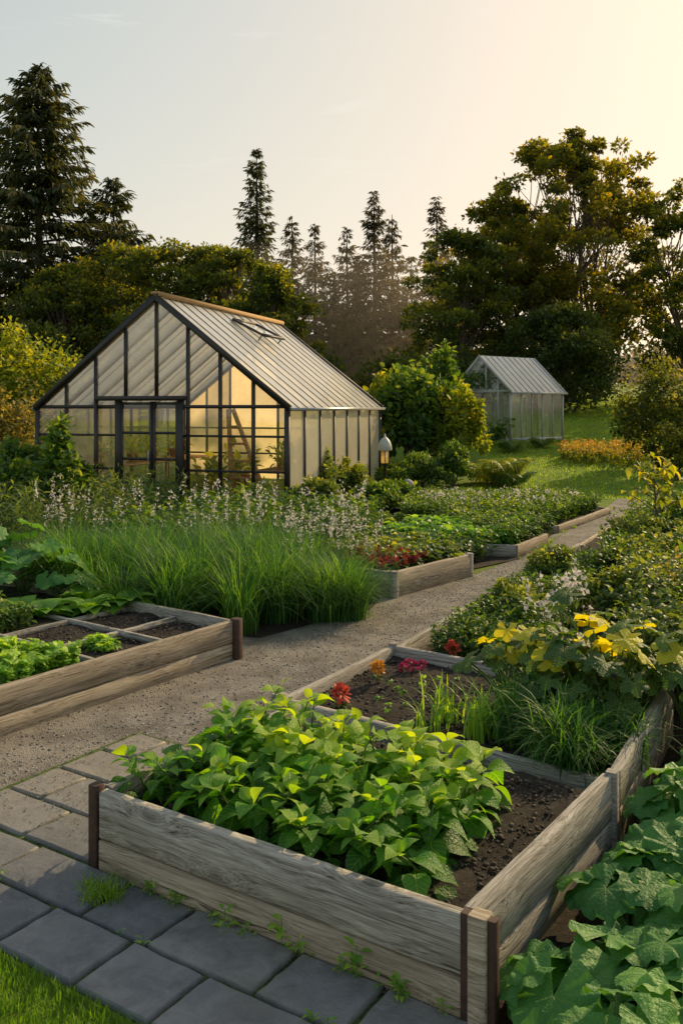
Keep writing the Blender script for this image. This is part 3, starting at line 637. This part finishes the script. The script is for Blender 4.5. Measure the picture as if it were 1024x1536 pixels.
flowers('yellow_border_flowers',[(6.4,25.3),(9,24.5),(9,27),(6.4,26.6)],200,.5,0,F_yel,.08,.012,4,.15,M_ylw,True)
foliage('lettuce_rows',[(.6,9.75),(1.45,10.5),(.8,11.2),(-.3,11.0),(.1,10.3)],hn(.2,.05),500,.1,LEAFS,M_herb2,.18)
foliage('cabbage_rows',[(.5,12.3),(2.2,11.95),(2.85,12.9),(1.3,13.7)],hn(.24,.06),900,.13,LEAFS,M_let,.1)
foliage('low_dark_shrubs',[(1.9,12.4),(2.3,11.9),(3.2,13.4),(2.3,14.0),(1.4,13.9)],hn(.36,.05),900,.08,LEAFS,M_herb,.08)
foliage('herb_bed_plants',[(-.2,11.4),(1.5,11.0),(2.0,11.7),(.3,12.3),(1.0,14.4),(-.8,14.5)],hn(.32,.1),1700,.1,LEAFS,M_herb,.02)
foliage('box_hedge',[(1.0,14.8),(3.35,14.25),(4.8,16.6),(4.1,17.7),(1.35,17.6)],hn(.36,.03),5500,.06,CARD3,M_herb,.05,.9)
flowers('white_hedge_flowers',[(1.4,15.2),(3.3,14.7),(4.5,16.5),(4.0,17.3),(1.5,17.2)],380,.37,.05,F_white,.045,.004,2,.03,M_herb,False,0)
mb=MB()
gp=spoly([(-2.95,8.65),(-2.0,8.2),(-.75,7.65),(-.3,7.75),(.15,8.4),(.22,9.5),(-.8,10.1),(-3.3,10.0)],96)
for (x,y) in gp:
    n=270; pos=np.column_stack([x+rng.normal(0,.06,n),y+rng.normal(0,.06,n),np.zeros(n)])
    az=np.arctan2(pos[:,1]-y,pos[:,0]-x)+U(-.8,.8,n); edge=min(1,max(0,(x+.6)*1.2)); H=(1.04-.3*edge)*U(.78,1.05); ro=U(-.15,.15)
    blades(mb,pos,az,H*U(.55,1.12,n),U(.1,.85,n)*H,.009,0,np.clip(U(.05,.75,n)+ro,0,1),6,U(.15,.75,n))
mb.build('ornamental_grass',[M_grass])
mb=MB()
for (x,y,h,n,w) in ((.78,4.95,.38,60,.014),(.95,5.15,.34,60,.013),(.6,5.2,.36,34,.012),(.5,5.0,.3,18,.011)):
    pos=np.column_stack([x+rng.normal(0,.05,n),y+rng.normal(0,.05,n),np.full(n,.17)]); az=U(0,6.28,n)
    blades(mb,pos,az,h*U(.5,1.1,n),U(.05,.7,n)*h,w,0,U(.3,1,n),5,U(.1,.5,n))
mb.build('daylily_clump',[M_let])
mb=MB()
for (x,y) in spoly([(.85,4.75),(1.15,4.25),(1.5,4.5),(1.45,5.1),(1.1,5.2)],30):
    n=150; pos=np.column_stack([x+rng.normal(0,.04,n),y+rng.normal(0,.04,n),np.full(n,.17)])
    blades(mb,pos,U(0,6.28,n),.5*U(.5,1.1,n)*U(.8,1.1),U(.1,.7,n)*.45,.01,0,U(.0,.75,n),5,U(.2,.85,n))
mb.build('rosemary_bush',[M_grass])
def broad(name,pts,ls,T,m,rf,zb,spread=.3,n=9,tilt=.5,stem=.008):
    mb=MB()
    for (x,y,h) in pts:
        az=np.arange(n)*2.4+U(0,6); rad=spread*U(.25,1,n); z=zb+h*U(.55,1.05,n)*(1.1-.45*(rad/spread)**2)
        o=np.stack([np.cos(az),np.sin(az)],1); pos=np.column_stack([x+o[:,0]*rad,y+o[:,1]*rad,z])
        d=np.column_stack([o,-U(.1,tilt+.1,n)]); up=np.column_stack([o*U(0,tilt,(n,1)),np.ones(n)])+rng.normal(0,.15,(n,3))
        s=ls*U(.65,1.15,n); inst(mb,T,pos,d,up,s,0,rf(n,(z-zb)/h))
        for k in range(n):
            b=np.array([x+U(-.03,.03),y+U(-.03,.03),zb-.02]); md=b*.5+pos[k]*.5+[0,0,.05]; tube(mb,[b,md,pos[k]-[0,0,.004]],[stem,stem*.8,stem*.6],5,1)
    return mb.build(name,[m,M_stem],True)
RB=np.array([.594,.804]); RA=np.array([.804,-.594])
pts=[]
for i,t in enumerate(np.arange(-.7,3.2,.27)):
    for w in (.28,.58,.88,1.2,1.5):
        if t<.1 and w<.5: continue
        if t<-.25 and w<.8: continue
        b=np.array([.42,2.9])+RB*(t+U(-.05,.05))+RA*(w+U(-.05,.05)); pts.append((b[0],b[1],.24+.07*w+(.05 if t>.8 else 0)+U(-.06,.08)))
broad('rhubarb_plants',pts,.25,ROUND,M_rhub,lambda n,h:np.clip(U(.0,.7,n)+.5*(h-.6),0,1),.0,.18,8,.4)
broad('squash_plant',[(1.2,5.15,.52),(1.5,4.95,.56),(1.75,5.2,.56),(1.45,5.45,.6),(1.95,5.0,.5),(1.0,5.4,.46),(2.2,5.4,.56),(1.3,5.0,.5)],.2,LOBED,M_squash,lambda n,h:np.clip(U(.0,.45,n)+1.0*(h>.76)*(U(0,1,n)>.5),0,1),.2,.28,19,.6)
broad('squash_plant',[(-3.0,8.5,.65),(-2.6,8.3,.5),(-3.5,8.7,.7),(-3.9,9.0,.7),(-3.3,8.1,.5)],.28,ROUND2,M_rhub,lambda n,h:U(.1,.7,n),.2,.34,12,.8)
mb=MB()
for (x,y) in ((-2.15,7.65),(-2.5,7.5),(-1.9,7.85),(-2.75,7.7),(-2.3,8.0)):
    n=16; az=np.arange(n)*2.4; d=np.column_stack([np.cos(az),np.sin(az),U(.2,1.1,n)]); inst(mb,LEAF,np.tile([x,y,.22],(n,1))+d*.03,d,UPZ(n),.24*U(.7,1.1,n),0,U(.2,.8,n))
mb.build('chard_plants',[M_let,M_stem],True)
foliage('lettuce_patch',[C0+dl*1.35+dw*.15,C0+dl*2.6+dw*.12,C0+dl*2.6+dw*1.2,C0+dl*1.6+dw*1.2],hn(.2,.05,5),700,.075,ROUND2,M_let,.2,.8,rbase=.6)
foliage('parsley_patch',[C0+dl*.9+dw*1.35,C0+dl*2.4+dw*1.3,C0+dl*2.4+dw*2.6,C0+dl*.7+dw*2.6],hn(.22,.06,5),1500,.06,LEAFS,M_herb,.2,.8)
foliage('seedling',[C0+dl*.85+dw*.3,C0+dl*1.05+dw*.3,C0+dl*1.05+dw*.55,C0+dl*.85+dw*.55],hn(.07,.02,5),60,.06,LEAFS,M_let,.22,.8,rbase=.6)
foliage('thyme_border',[(.65,6.5),(1.3,6.15),(2.2,8.2),(3.2,10.4),(2.35,10.0),(1.5,8.4)],hn(.3,.12,2),2600,.055,LEAFS,M_herb,.1,1.)
foliage('herb_border',[(1.9,6.0),(2.6,5.6),(4.3,8.2),(3.6,9.8),(2.9,9.0)],hn(.6,.25,1.6,4),3200,.075,LEAFS,M_herb2,.05,1.)
foliage('herb_border_green',[(2.6,9.2),(3.5,9.6),(5.6,12),(7,16),(5.9,16.4),(4.3,13.2)],hn(.48,.25,1.2,6),3800,.085,LEAFS,M_herb,.05,1.)
foliage('tall_border',[(3.6,9.0),(5.5,9.0),(8.5,15),(7,17),(5.3,12.5)],hn(.9,.35,.9,8),3800,.095,LEAFS,M_herb2,.0,1.)
foliage('back_border',[(2.4,6.6),(5.5,6.0),(7,9.5),(4.5,9.4)],hn(.8,.25,.9,8),2600,.1,LEAFS,M_herb,.0,1.)
for (X,Y,rx,h) in ((3.1,9.4,.4,.6),(3.7,10.8,.5,.75),(2.5,7.9,.4,.6),(4.9,12.6,.5,.8),(5.2,11.3,.6,1.0),(4.3,9.6,.6,.95),(1.5,7.6,.3,.45),(2.2,9.2,.3,.5)):
    shrub('border_shrub',X,Y,rx,rx,h,.05,M_herb2,36,130,z0=.05)
flowers('white_lily_flowers',[(1.35,6.3),(1.75,6.2),(1.95,6.9),(1.5,7.0)],18,.72,.1,F_white,.045,.007,6,.14,M_herb2)
flowers('yellow_wild_flowers',[(2.2,6.4),(3.8,7.4),(5.0,10.5),(3.5,9)],90,.8,.0,F_yel,.03,.005,5,.1,M_ylw)
def bloom(name,x,y,z,r,fm,n=60):
    mb=MB(); d=rdir(n,.4); inst(mb,CARD3,np.array([x,y,z])+d*r*.35,d,rdir(n),r*U(.6,1,n),0,U(0,1,n)); tube(mb,[(x,y,z-.1),(x,y,z)],.004,4,1)
    m=12; az=U(0,6.28,m); dd=np.column_stack([np.cos(az),np.sin(az),U(.1,.6,m)]); inst(mb,LEAFS,np.tile([x,y,z-.07],(m,1)),dd,UPZ(m),r*1.3*U(.7,1.1,m),2,U(.2,.7,m))
    return mb.build(name,[fm,M_stem,M_herb],True)
bloom('red_flower',.0,5.42,.26,.06,F_red); bloom('orange_flower',.24,5.92,.27,.05,F_or)
bloom('magenta_flower',.42,6.1,.22,.035,F_mag,30); bloom('magenta_flower',.5,6.12,.22,.04,F_mag,30); bloom('red_flower',.8,6.4,.27,.055,F_red); bloom('magenta_flower',.47,6.2,.22,.035,F_mag,30); bloom('magenta_flower',.56,6.18,.22,.03,F_mag,30)
foliage('bed_seedlings',[(-.1,5.5),(.9,4.8),(1.2,5.5),(.5,6.2)],hn(.05,.03,5),26,.035,LEAFS,M_let,.18,.8,rbase=.5)
mb=MB(); x,y=4.05,11.6
tube(mb,[(x,y,0),(x+.03,y,.6),(x,y,1.15)],[.02,.014,.007],5,1)
for k in range(12):
    az=k*2.4; z=.6+.05*k; o=np.array([math.cos(az),math.sin(az),.55]); p0=np.array([x,y,z]); L=.45*U(.7,1.1); p1=p0+nrm(o)*L; tube(mb,[p0,(p0+p1)/2+[0,0,.02],p1],[.008,.006,.003],4,1)
    n=8; t=U(.35,1,n)[:,None]; inst(mb,LEAFS,p0*(1-t)+p1*t,rdir(n,.1),UPZ(n),.17*U(.6,1.1,n),0,U(.3,.9,n))
mb.build('yellow_leaf_sapling',[M_ylw,M_bark],True)
def tufts(name,pts,h,n,w,m,z=.01,bend=.5):
    mb=MB()
    for (x,y,s) in pts:
        k=int(n*s)+2; pos=np.column_stack([x+rng.normal(0,.025*s,k),y+rng.normal(0,.025*s,k),np.full(k,z)]); blades(mb,pos,U(0,6.28,k),h*s*U(.4,1.1,k),U(.1,1,k)*h*bend*s,w,0,U(.2,1,k),4,U(.1,.5,k))
    return mb.build(name,[m])
tufts('grass_tuft',[(-.98,3.62,1.1),(-.92,3.58,1),(-1.03,3.66,.8),(-1.0,3.56,.8)],.12,70,.0045,M_lawnb,bend=.9)
tufts('grass_tuft',[(*ab(t,-.04+U(-.012,.015)),U(.1,.4)) for t in U(0.05,1.7,34)],.08,28,.004,M_lawnb)
tufts('grass_tuft',[(*ab(U(-1,1.8),q),U(.08,.22)) for q in (-.3,-.6,-.3,0) for _ in range(30)],.04,22,.003,M_lawnb)
def weeds(name,pts,ls=.05):
    mb=MB()
    for (x,y,s) in pts:
        n=9; az=np.arange(n)*2.4+U(0,6); d=np.column_stack([np.cos(az),np.sin(az),U(.1,1.2,n)]); zz=U(0,.1*s,n)
        inst(mb,LEAFS,np.column_stack([np.full(n,x)+d[:,0]*.01,np.full(n,y)+d[:,1]*.01,.015+zz]),d,UPZ(n),ls*s*U(.6,1.2,n),0,U(.3,.9,n)); tube(mb,[(x,y,0),(x,y,.015+.1*s)],.002,3,0)
    return mb.build(name,[M_let])
weeds('weeds',[(*ab(t,-.035+U(-.015,.01)),U(.25,.7)) for t in U(.1,1.75,26)]+[(*ab(1.0,-.04),1.2),(*ab(.75,-.06),.9),(*ab(1.32,-.04),1.3)])
weeds('weeds',[(*ab(U(-.9,1.7),random.choice([-.3,-.6])+U(-.01,.01)),U(.2,.5)) for _ in range(6)])
clods('soil_crumbs',[ab(.0,-.09),ab(1.75,-.07),ab(1.75,0),ab(0,0)],1500,.02,None,.018)
q=spoly([ab(-.6,-1.5),ab(2.4,-1.5),ab(2.4,-.61),ab(-.6,-.61)],30000); N=len(q); mb=MB()
blades(mb,np.column_stack([q,np.full(N,.017)]),U(0,6.28,N),U(.025,.06,N),U(.0,.03,N),.0035,0,U(.0,.5,N),2,.2); mb.build('lawn_grass_blades',[M_lawnb])
q=spoly([(2,19.2),(6.8,19.4),(8.5,17.2),(12,19),(16,30),(15,48),(4,48),(4.2,24)],60000); N=len(q); mb=MB()
blades(mb,np.column_stack([q,terr(q[:,0],q[:,1])]),U(0,6.28,N),U(.03,.06,N),U(.0,.04,N),.022,0,U(.5,1,N),1,.1); mb.build('far_lawn_grass_blades',[M_lawnb])
tufts('path_edge_grass',[(S_BL[0]+D[0]*t-.06,S_BL[1]+D[1]*t,U(.3,.9)) for t in U(0,11,40)],.1,24,.005,M_lawnb)
tufts('path_edge_grass',[(x,y,U(.4,.9)) for x,y in list(spoly([(2.3,11.7),(2.45,11.6),(3.5,14.1),(5.0,16.7),(4.9,16.8)],40))],.1,24,.005,M_lawnb)
# ------------------------------------------------------------------ greenhouse
M_seam=plain('roof_seam_metal',(.34,.34,.35),.4,.3)
def greenhouse(name,loc,rz,W,L,eh,rh,nf,ns,fm,fw,door=None,big=True,frost=GL_frost,clear=GL_clear,roof=GL_roof,back=GL_back,side=GL_side):
    e=empty(name,loc,rz); fr=MB(); pn=MB(); rf=MB()
    top=lambda s: eh+(rh-eh)*(1-abs(s-W/2)/(W/2))
    xs=np.linspace(0,W,nf+1)
    def gable(y,front):
        for i,s in enumerate(xs):
            z0=0.0
            if front and door and door[0]+.02<s<door[1]-.02: z0=door[2]
            wdt=fw*1.5 if i in (0,nf) else fw
            beam(fr,(s,y,z0),(s,y,top(s)-.02 if 0<i<nf else eh+.02),wdt,wdt*.9,up=(0,1,0))
        for i in range(nf):
            s0,s1=xs[i],xs[i+1]
            for (a,b) in ((.0,.8),(.8,1.45),(1.45,eh)) if big else ((0,eh),):
                if front and door and s0>=door[0]-.05 and s1<=door[1]+.05 and a<door[2]: continue
                cl=front and s0>door[0] if (front and door) else False
                k=1 if (cl and U()>.15) else 0
                if not front: k=2
                pn.add([(s0,y+.01,a),(s1,y+.01,a),(s1,y+.01,b),(s0,y+.01,b)],[(0,1,2,3)],k,U())
            pn.add([(s0,y+.01,eh),(s1,y+.01,eh),(s1,y+.01,top(s1)),(s0,y+.01,top(s0))],[(0,1,2,3)],0 if front else 2,U())
        segs=[(0,W)] if not(front and door) else [(0,door[0]),(door[1],W)]
        beam(fr,(0,y-.012,eh),(W,y-.012,eh),fw*.9,fw*1.1)
        if big:
            for z in (.8,1.45):
                for a,b in segs: beam(fr,(a,y-.006,z),(b,y-.006,z),fw*.7,fw*.7)
        for a,b in segs: beam(fr,(a,y-.006,.04),(b,y-.006,.04),fw,.1)
        for sx in (0,W):
            beam(fr,(sx+(-.06 if sx==0 else .06),y-.03 if front else y+.03,eh-.03),(W/2,y-.03 if front else y+.03,rh+.0),fw*1.3,fw*1.9,up=(0,0,1))
    gable(0,True); gable(L,False)
    ys=np.linspace(0,L,ns+1)
    for x in (0,W):
        for i,y_ in enumerate(ys):
            beam(fr,(x,y_,0),(x,y_,eh),fw*(1.5 if i in(0,ns) else .8),fw,up=(1,0,0))
        for i in range(ns): pn.add([(x,ys[i],0),(x,ys[i+1],0),(x,ys[i+1],eh),(x,ys[i],eh)],[(0,1,2,3)],3 if x else 0,U())
        beam(fr,(x+.0,0,eh-.02),(x,L,eh-.02),fw*.9,fw*1.0); beam(fr,(x,0,.05),(x,L,.05),fw*.9,.1)
    ov=.1; nr=ns*2
    yr=np.linspace(-.05,L+.12,nr+1); sl=(rh-eh)/(W/2)
    for sg in (0,1):
        f=lambda u,z_off=0: ((W/2+(W/2+ov)*u) if sg else (W/2-(W/2+ov)*u), rh-sl*(W/2+ov)*u+z_off)
        for i in range(nr):
            a=f(0,.03);b=f(1,.03); rf.add([(a[0],yr[i],a[1]),(b[0],yr[i],b[1]),(b[0],yr[i+1],b[1]),(a[0],yr[i+1],a[1])],[(0,1,2,3)],0,U())
        for i in range(nr+1):
            a=f(0.0,.035);b=f(1,.035); beam(rf,(a[0],yr[i],a[1]),(b[0],yr[i],b[1]),.02,.025,1)
            if i%2==0:
                a=f(.02,-.04);b=f(1-.05,-.04); beam(fr,(a[0],min(max(yr[i],.05),L-.05),a[1]),(b[0],min(max(yr[i],.05),L-.05),b[1]),fw*.7,fw*.8)
        b=f(1,.03); beam(rf,(b[0],yr[0],b[1]),(b[0],yr[-1],b[1]),.05,.06,1)
    fr.build('frame',[fm],False,e); pn.build('glass_panels',[frost,clear,back,side],False,e); rf.build('roof_panels',[roof,M_whitef if not big else M_seam],False,e)
    return e
gloc=(-6.07,17.9,0); grz=-math.radians(18.3)
W,L=5.36,6.08
gh=greenhouse('greenhouse',gloc,grz,W,L,2.0,4.1,8,7,M_black,.06,(1.88,3.22,2.12))
mb=MB(); beam(mb,(W/2,-.08,4.17),(W/2,L+.15,4.17),.16,.05); beam(mb,(W/2+.09,-.08,4.14),(W/2+.09,L+.15,4.14),.03,.08); mb.build('ridge_cap',[W_warm],False,gh)
mb=MB(); sl=2.1/2.68
def rp(s,y,off): n=np.array([sl,0,1])/math.hypot(sl,1); p=np.array([W/2+s,y,4.13-sl*s]); return p+n*off
a=[rp(.35,2.6,.05),rp(.35,3.8,.05),rp(.95,3.8,.2),rp(.95,2.6,.2)]
mb.add(a,[(0,1,2,3)],1); 
for i in range(4): beam(mb,a[i],a[(i+1)%4],.06,.05,0,up=(.6,0,.8))
for y_ in (2.65,3.75): beam(mb,rp(.93,y_,.03),rp(.93,y_,.19),.02,.02,0,up=(0,1,0))
mb.build('roof_vent',[M_black,GL_frost],False,gh)
mb=MB(); d0,d1,dh=1.88,3.22,2.12
beam(mb,(d0,-.05,0),(d0,-.05,dh),.11,.09,up=(0,1,0)); beam(mb,(d1,-.05,0),(d1,-.05,dh),.11,.09,up=(0,1,0)); beam(mb,(d0-.5,-.06,dh+.04),(d1+.08,-.06,dh+.04),.14,.09)
beam(mb,(d0-.5,-.05,0),(d0-.5,-.05,dh),.07,.06,up=(0,1,0))
md=(d0+d1)/2+.08
for a,b in ((d0+.06,md-.02),(md+.02,d1-.06)):
    for s in (a,b): beam(mb,(s,-.055,.03),(s,-.055,dh-.02),.07,.045,up=(0,1,0))
    for z in (.07,.55,1.0,1.5,dh-.06): beam(mb,(a,-.052,z),(b,-.052,z),.04,.06 if z in(.07,) else .05)
    mb.add([(a,-.04,.05),(b,-.04,.05),(b,-.04,dh-.05),(a,-.04,dh-.05)],[(0,1,2,3)],1,.5)
beam(mb,(md-.06,-.12,.95),(md-.06,-.12,1.15),.02,.02,2,up=(0,1,0))
mb.build('double_door',[M_black,GL_clear,M_whitef],False,gh)
mb=MB()
beam(mb,(4.05,.5,0),(3.85,.7,1.95),.07,.06,0,up=(0,1,0)); beam(mb,(4.85,.5,0),(3.95,.7,1.95),.07,.06,0,up=(0,1,0))
for k in range(5): z=.3+k*.33; beam(mb,(4.05-.1*z,.55,z),(4.83-.44*z,.55,z),.05,.04)
beam(mb,(4.45,1.3,0),(3.95,.75,1.9),.05,.05,0,up=(0,1,0))
mb.build('wooden_ladder',[W_warm],False,gh)
mb=MB()
for (x0,x1,y0,y1,z) in ((4.3,5.2,.9,5.6,.75),(.2,1.2,.6,5.6,.75),(4.7,5.2,2.2,5.6,1.35)):
    for k in range(4): box(mb,(x0+(k+.5)*(x1-x0)/4,(y0+y1)/2,z),((x1-x0)/4-.02,y1-y0,.03))
    for px in (x0+.05,x1-.05):
        for py in (y0+.05,(y0+y1)/2,y1-.05): box(mb,(px,py,z/2-.01),(.05,.05,z-.02))
mb.build('potting_bench',[W_warm],False,gh)
mb=MB()
def pot(x,y,z,r,h):
    a=np.arange(12)/12*2*math.pi; rings=[(r*.7,0),(r*.95,h*.8),(r*1.08,h*.8),(r*1.08,h),(r*.9,h),(r*.85,h*.85)]
    V=[(x+q*math.cos(t),y+q*math.sin(t),z+zz) for q,zz in rings for t in a]; F=[(i*12+j,i*12+(j+1)%12,(i+1)*12+(j+1)%12,(i+1)*12+j) for i in range(5) for j in range(12)]
    mb.add(V,F,0); mb.add(V[-12:],[list(range(12))],0)
    n=80; d=rdir(n,.6); inst(mb,LEAFS,np.array([x,y,z+h])+d*U(.02,r*2.6,(n,1)),d,UPZ(n)+rng.normal(0,.4,(n,3)),r*1.2*U(.6,1.1,n),1,U(.1,.8,n))
for k in range(7): pot(4.55+U(-.1,.4),1.1+k*.62,.77,.12,.2)
for k in range(6): pot(.6+U(-.2,.3),.9+k*.7,.77,.13,.22)
for k in range(4): pot(4.95,2.5+k*.75,1.37,.1,.16)
pot(3.55,.45,0,.22,.4); pot(3.3,1.3,0,.2,.4); pot(1.4,.5,0,.22,.45); pot(2.9,3.2,0,.25,.5)
mb.build('potted_plants',[M_terra,M_ylw],False,gh)
mb=MB(); box(mb,(W/2,L/2,.012),(W+.1,L+.1,.024)); mb.build('floor_slab',[M_stone],False,gh)
sg=greenhouse('greenhouse',(3.75,30.4,.9),-math.radians(52),2.6,2.6,1.6,2.75,5,5,M_whitef,.04,(.95,1.65,1.5),False,GL_old,GL_old,GL_roof,GL_old,GL_old)
mb=MB(); c=np.array([(x,y,z) for x,y,z in [(U(-.4,1.1),U(-.3,.1),U(.2,2.2)) for _ in range(32)]]+[(U(.2,1.6),U(.0,1.2),2.5+U(-.9,.15)) for _ in range(14)]+[(U(1.7,2.8),U(-.4,.0),U(.1,.6)) for _ in range(8)])
clumpleaf(mb,c,np.full((len(c),3),.2),50,.11,CARD3); mb.build('ivy',[M_herb],False,sg)
# ------------------------------------------------------------------ lantern + ornament
mb=MB(); 
def lathe(mb,x,y,prof,n=14,mat=0):
    a=np.arange(n)/n*2*math.pi; V=[(x+r*math.cos(t),y+r*math.sin(t),z) for r,z in prof for t in a]
    mb.add(V,[(i*n+j,i*n+(j+1)%n,(i+1)*n+(j+1)%n,(i+1)*n+j) for i in range(len(prof)-1) for j in range(n)],mat)
lathe(mb,.95,19.6,[(.07,0),(.06,.05),(.035,.08),(.03,.7),(.08,.72),(.09,.76)],12,0)
lathe(mb,.95,19.6,[(.075,.76),(.085,.8),(.085,1.02),(.07,1.04)],12,1)
for k in range(4): t=k*math.pi/2; beam(mb,(.95+.095*math.cos(t),19.6+.095*math.sin(t),.76),(.95+.095*math.cos(t),19.6+.095*math.sin(t),1.05),.015,.015,0,up=(0,1,0))
lathe(mb,.95,19.6,[(.15,1.04),(.16,1.06),(.145,1.16),(.11,1.25),(.06,1.31),(.02,1.34),(.015,1.4),(.001,1.41)],14,2)
mb.build('garden_lantern',[M_black,GL_lamp,M_cap],True)
mb=MB(); lathe(mb,1.42,19.2,[(.1,0),(.11,.04),(.06,.08),(.05,.14),(.13,.2),(.16,.28),(.13,.38),(.05,.44),(.001,.45)],14); mb.build('stone_ornament',[M_stone],True)
# ------------------------------------------------------------------ mist among the far trees
m,nt,o=mat('mist'); vs=nd(nt,'ShaderNodeVolumeScatter',{'Color':(1,.88,.66,1),'Density':.011,'Anisotropy':.62}); nt.links.new(vs.outputs[0],o.inputs['Volume'])
mb=MB(); box(mb,(0,56,3),(130,26,14)); mb.build('mist',[m])
# ------------------------------------------------------------------ light, sky, camera
el=math.radians(27); az=math.radians(41)
sd=Vector((math.sin(az)*math.cos(el),math.cos(az)*math.cos(el),math.sin(el)))
l=bpy.data.lights.new('sun','SUN'); l.energy=5; l.angle=math.radians(.6); l.color=(1,.76,.42)
o=bpy.data.objects.new('sun',l); o.rotation_euler=sd.to_track_quat('Z','Y').to_euler(); link(o)
w=bpy.data.worlds.new('World'); scene.world=w; w.use_nodes=True; nt=w.node_tree; nt.nodes.clear()
sky=nt.nodes.new('ShaderNodeTexSky'); sky.sky_type='NISHITA'; sky.sun_disc=False; sky.sun_elevation=el; sky.sun_rotation=az; sky.air_density=1.0; sky.dust_density=1.8; sky.ozone_density=1.6
K=3.3; M=.42   # highlight roll-off of the sky: c*k/(1+c*m)
def vm(op,a,b):
    n=nt.nodes.new('ShaderNodeVectorMath'); n.operation=op
    for i,v in enumerate((a,b)):
        if isinstance(v,bpy.types.NodeSocket): nt.links.new(v,n.inputs[i])
        else: n.inputs[i].default_value=v
    return n.outputs[0]
c=vm('DIVIDE',vm('MULTIPLY',sky.outputs[0],(K*1.0,K,K*1.1)),vm('ADD',vm('MULTIPLY',sky.outputs[0],(M*.8,M,M*1.5)),(1,1,1)))
tc=nt.nodes.new('ShaderNodeTexCoord'); mp=nd(nt,'ShaderNodeMapping',{0:tc.outputs['Generated'],3:(2.2,2.2,13)})
cl=ramp(nt,noise_n(nt,mp.outputs[0],1.7,7,.62,.3),[(.63,(0,)*3),(.8,(.5,)*3)])
c=mixc(nt,cl,c,(6.5,6.3,6.0))
bg=nt.nodes.new('ShaderNodeBackground'); bg.inputs[1].default_value=.15
nt.links.new(c,bg.inputs[0])
wo=nt.nodes.new('ShaderNodeOutputWorld'); nt.links.new(bg.outputs[0],wo.inputs[0])
cam=bpy.data.cameras.new('camera'); cam.sensor_fit='AUTO'; cam.sensor_width=36; cam.lens=36*1340/1536; cam.shift_y=-158/1536; cam.clip_end=3000; cam.clip_start=.05
co=bpy.data.objects.new('camera',cam); co.location=(0,0,2.0); co.rotation_euler=(math.pi/2,0,0); link(co); scene.camera=co
scene.view_settings.view_transform='Standard'; scene.view_settings.look='None'; scene.view_settings.exposure=0
print('VERTS',sum(len(o.data.vertices) for o in scene.objects if o.type=='MESH'))
